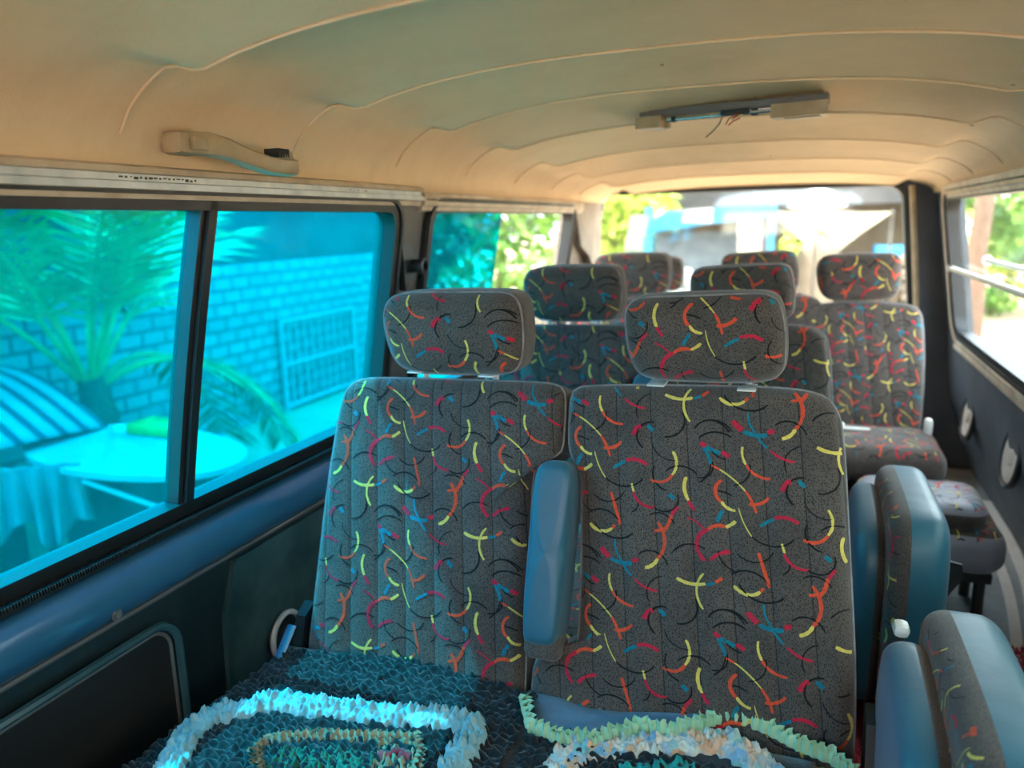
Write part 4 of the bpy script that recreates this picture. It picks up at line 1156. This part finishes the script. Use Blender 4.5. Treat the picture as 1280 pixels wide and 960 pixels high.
def bush(name, lab, c, rad, n, ls, mat, cat='bush', group=None, trunk=None, seed=1):
    r = random.Random(seed); root = thing(name, lab, cat, c, group)
    m = MB()
    for _ in range(n):
        while True:
            p = Vector((r.uniform(-1, 1), r.uniform(-1, 1), r.uniform(-1, 1)))
            if .35 < p.length < 1: break
        lump = 1+.25*math.sin(p.x*6+seed)*math.cos(p.z*7)
        q = Vector((p.x*rad[0], p.y*rad[1], p.z*rad[2]))*lump+Vector((0, 0, rad[2] if trunk is None else trunk+rad[2]*.8))
        a = Vector((r.uniform(-1, 1), r.uniform(-1, 1), r.uniform(-1, 1))).normalized(); b = a.cross(Vector((r.uniform(-1, 1), r.uniform(-1, 1), 1))).normalized(); s = ls*r.uniform(.6, 1.3)
        m.add([q-a*s, q+b*s*.5, q+a*s, q-b*s*.5], [(0, 1, 2, 3)])
    m.build('foliage', mat, root, False)
    m = MB(); h = (trunk or rad[2]*.5)+rad[2]*.5
    m.tube([(0, 0, 0), (.04, 0, h*.5), (0, .02, h)], [.05+.03*rad[0], .04+.02*rad[0], .03], 8); m.build('trunk', M['bark'], root)
    return root
gp = 'shrubs and trees around the yard'
bush('garden_bush', 'pale green shrub seen through the clear rear part of the side window', (-5.2, 13, G), (2.0, 2.0, 2.4), 5200, .13, M['leaf'], group=gp, seed=2)
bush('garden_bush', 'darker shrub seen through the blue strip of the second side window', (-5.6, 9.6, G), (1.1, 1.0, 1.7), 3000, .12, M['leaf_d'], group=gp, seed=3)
bush('leafy_tree', 'bright green tree in the corner of the rear window by the pillar', (-3.0, 13.2, G), (1.0, 1.0, .95), 3200, .10, M['leaf_y'], 'tree', gp, 1.05, 4)
bush('garden_bush', 'low yellow green shrub below the cream shade sail', (-.10, 13.6, G), (.45, .4, .75), 1400, .07, M['leaf_y'], group=gp, seed=5)
bush('garden_bush', 'pale dry shrub behind the lone headrest', (1.25, 12.6, G), (.5, .5, .55), 2200, .08, M['tan'], group=gp, seed=6)
bush('leafy_tree', 'green tree beyond the clear side window with the guard bars', (4.6, 15.5, G), (2.3, 2.2, 2.0), 5600, .13, M['leaf'], 'tree', gp, .7, 7)
bush('garden_bush', 'tall pale green shrub standing behind the slim bare trunk', (4.2, 19.6, G), (1.7, 1.0, 1.4), 3200, .11, M['leaf_y'], group=gp, seed=12)
bush('garden_bush', 'low green shrub on the sandy ground outside the clear side window', (3.0, 15.2, G), (.5, .4, .28), 900, .06, M['leaf'], group=gp, seed=8)
m = MB(); m.tube([(0, 0, 0), (-.04, 0, 1.2), (.02, 0, 2.4), (-.05, 0, 3.8)], [.14, .12, .11, .09], 12); o = m.build('tree_trunk', M['bark'], loc=(2.13, 11.6, G)); tag(o, 'slim bare brown tree trunk outside the clear side window', 'tree')
# long building with grey roof behind
m = MB(); m.box((-1.2, 15.6, 2.98), (6.6, 3.0, 3.2), .02); struct(m.build('roof_shed', M['roof_grey']))
m = MB(); m.box((-1.2, 17.0, .4), (6.4, .2, 2.0), .02); struct(m.build('wall_compound', M['tan']))
# stall
stl = thing('market_stall', 'stall with a bright blue and white tarp roof seen through the rear window', 'stall', (-1.4, 12.2, G))
m = MB(); m.prism([(-.95, 1.62), (-.6, 1.86), (.95, 1.92), (.98, 1.78), (-.9, 1.55)], 'Y', -.5, .5); m.build('tarp_roof', M['blue_tarp'], stl)
m = MB(); m.prism([(-.35, 1.70), (-.3, 1.88), (.1, 1.90), (.1, 1.68)], 'Y', -.53, -.51); m.build('white_patch', M['white_cloth'], stl)
for x in (-.85, .92):
    m = MB(); m.box((x, -.45, .95), (.10, .08, 1.95), .01); m.build('post', M['blue_tarp'], stl)
m = MB(); m.box((0, 0, .5), (1.7, .5, .08), .02); m.box((0, .2, 1.05), (1.7, .1, 1.0), .01, mi=1); m.build('counter', [M['white_cloth'], M['grey_cloth']], stl)
m = MB(); m.box((.62, -.4, 1.35), (.34, .05, .75), .02); m.build('sign_board', M['cream'], stl)
sr = random.Random(4); gl = [M['tan'], M['leaf_y'], M['blue_tarp'], M['white_cloth'], M['bark'], M['cream']]
for k in range(9):
    m = MB(); m.lathe([(.07, 0), (.08, .1), (.06, .2), (.03, .24)], (0, 0, 0), 'Z', 14)
    o = m.build('stall_jar', gl[k % 6], loc=(-2.1+k*.17, 12.05, G+.545)); o.scale = (1, 1, sr.uniform(.8, 1.4))
    tag(o, 'small jar in a row on the counter of the blue roofed stall', 'jar', 'jars on the stall counter')
# parked white and blue car body behind the stall
cr = thing('parked_car', 'white car with a blue lower side parked before the stall', 'car', (-2.0, 10.9, G))
m = MB(); m.prism([(-1.0, .25), (-1.0, .62), (-.75, .72), (-.45, 1.02), (.45, 1.05), (.72, .74), (1.0, .66), (1.02, .25)], 'Y', -.4, .4); m.build('body', M['white_cloth'], cr)
m = MB(); m.box((0, -.405, .40), (1.9, .02, .22), .01); m.build('side_stripe', M['blue_tarp'], cr)
m = MB(); m.prism([(-.68, .72), (-.42, .96), (.42, .98), (.64, .74)], 'Y', -.41, -.40); m.build('side_window', M['clear'], cr)
for x in (-.62, .62):
    m = MB(); m.lathe([(.2, -.06), (.22, -.03), (.22, .03), (.2, .06)], (x, -.42, .22), 'Y', 24); m.build('wheel', M['rubber'], cr)
# white parasol and cream shade sail
ps = thing('white_parasol', 'round white parasol high in the rear window above the cream shade sail', 'parasol', (.12, 11.9, G))
m = MB(); m.lathe([(.02, 2.14), (.14, 2.10), (.30, 2.0), (.40, 1.88), (.385, 1.86), (.2, 1.80), (.02, 1.79)], (0, 0, 0), 'Z', 36); m.build('canopy', M['white_cloth'], ps)
m = MB(); m.tube([(0, 0, 0), (0, 0, 1.85)], .02, 8); m.build('pole', M['wood'], ps)
sl = thing('shade_sail', 'cream shade sail hanging in two points below the white parasol', 'awning', (.3, 12, G))
m = MB(); m.prism([(-.82, 1.82), (.80, 1.78), (.42, 1.5), (.14, 1.26), (.0, 1.48), (-.12, 1.58), (-.30, 1.36), (-.42, 1.44), (-.62, 1.64)], 'Y', 0, .03); m.build('sail_cloth', M['cream'], sl)
for x in (-.82, .80):
    m = MB(); m.tube([(x, .04, 0), (x, .04, 1.83)], .02, 8); m.build('post', M['wood'], sl)
m = MB(); m.lathe([(.33, 0), (.33, .55), (.30, .75), (.2, .9), (.03, .98)], (0, 0, 0), 'Z', 28); o = m.build('tan_tank', M['tan'], loc=(.18, 12.7, G+.45)); tag(o, 'round topped tan tank behind the cream shade sail', 'tank')
m = MB(); m.lathe([(.36, 0), (.36, .45)], (0, 0, 0), 'Z', 28); o = m.build('tank_stand', M['wood'], loc=(.18, 12.7, G)); tag(o, 'dark round stand under the tan tank', 'stand')
m = MB(); m.box((1.55, 14.0, G+1.0), (1.0, 1.0, .5), .03); m.box((1.55, 14.0, G+.4), (.9, .9, .8), .03, mi=1); tag(m.build('blue_shed', [M['blue_tarp'], M['white_cloth']]), 'low shed with a blue roof to one side of the shade sail', 'shed')

# ------------------------------------------------------------------ light
w = bpy.data.worlds.new('world'); bpy.context.scene.world = w; w.use_nodes = True
nt = w.node_tree; bg = nt.nodes['Background']; bg.inputs[0].default_value = (.80, .90, 1.0, 1); bg.inputs[1].default_value = 6.5
sd = bpy.data.lights.new('sun', 'SUN'); sd.energy = 11; sd.color = (1, .95, .86); sd.angle = R_(.8)
so_ = bpy.data.objects.new('sun', sd); col.objects.link(so_)
tod = Vector((-.60, .06, 1.0)).normalized(); so_.rotation_euler = tod.to_track_quat('Z', 'Y').to_euler()
sc = bpy.context.scene
sc.view_settings.view_transform = 'Standard'; sc.view_settings.look = 'None'; sc.view_settings.gamma = 1
sc.view_settings.exposure = 1.25
try: sc.view_settings.use_curve_mapping = False
except Exception: pass
sc.render.engine = 'CYCLES'
sc.cycles.max_bounces = 8; sc.cycles.diffuse_bounces = 5; sc.cycles.transparent_max_bounces = 12
sc.cycles.sample_clamp_indirect = 8; sc.cycles.use_denoising = True
sc.cycles.caustics_reflective = False
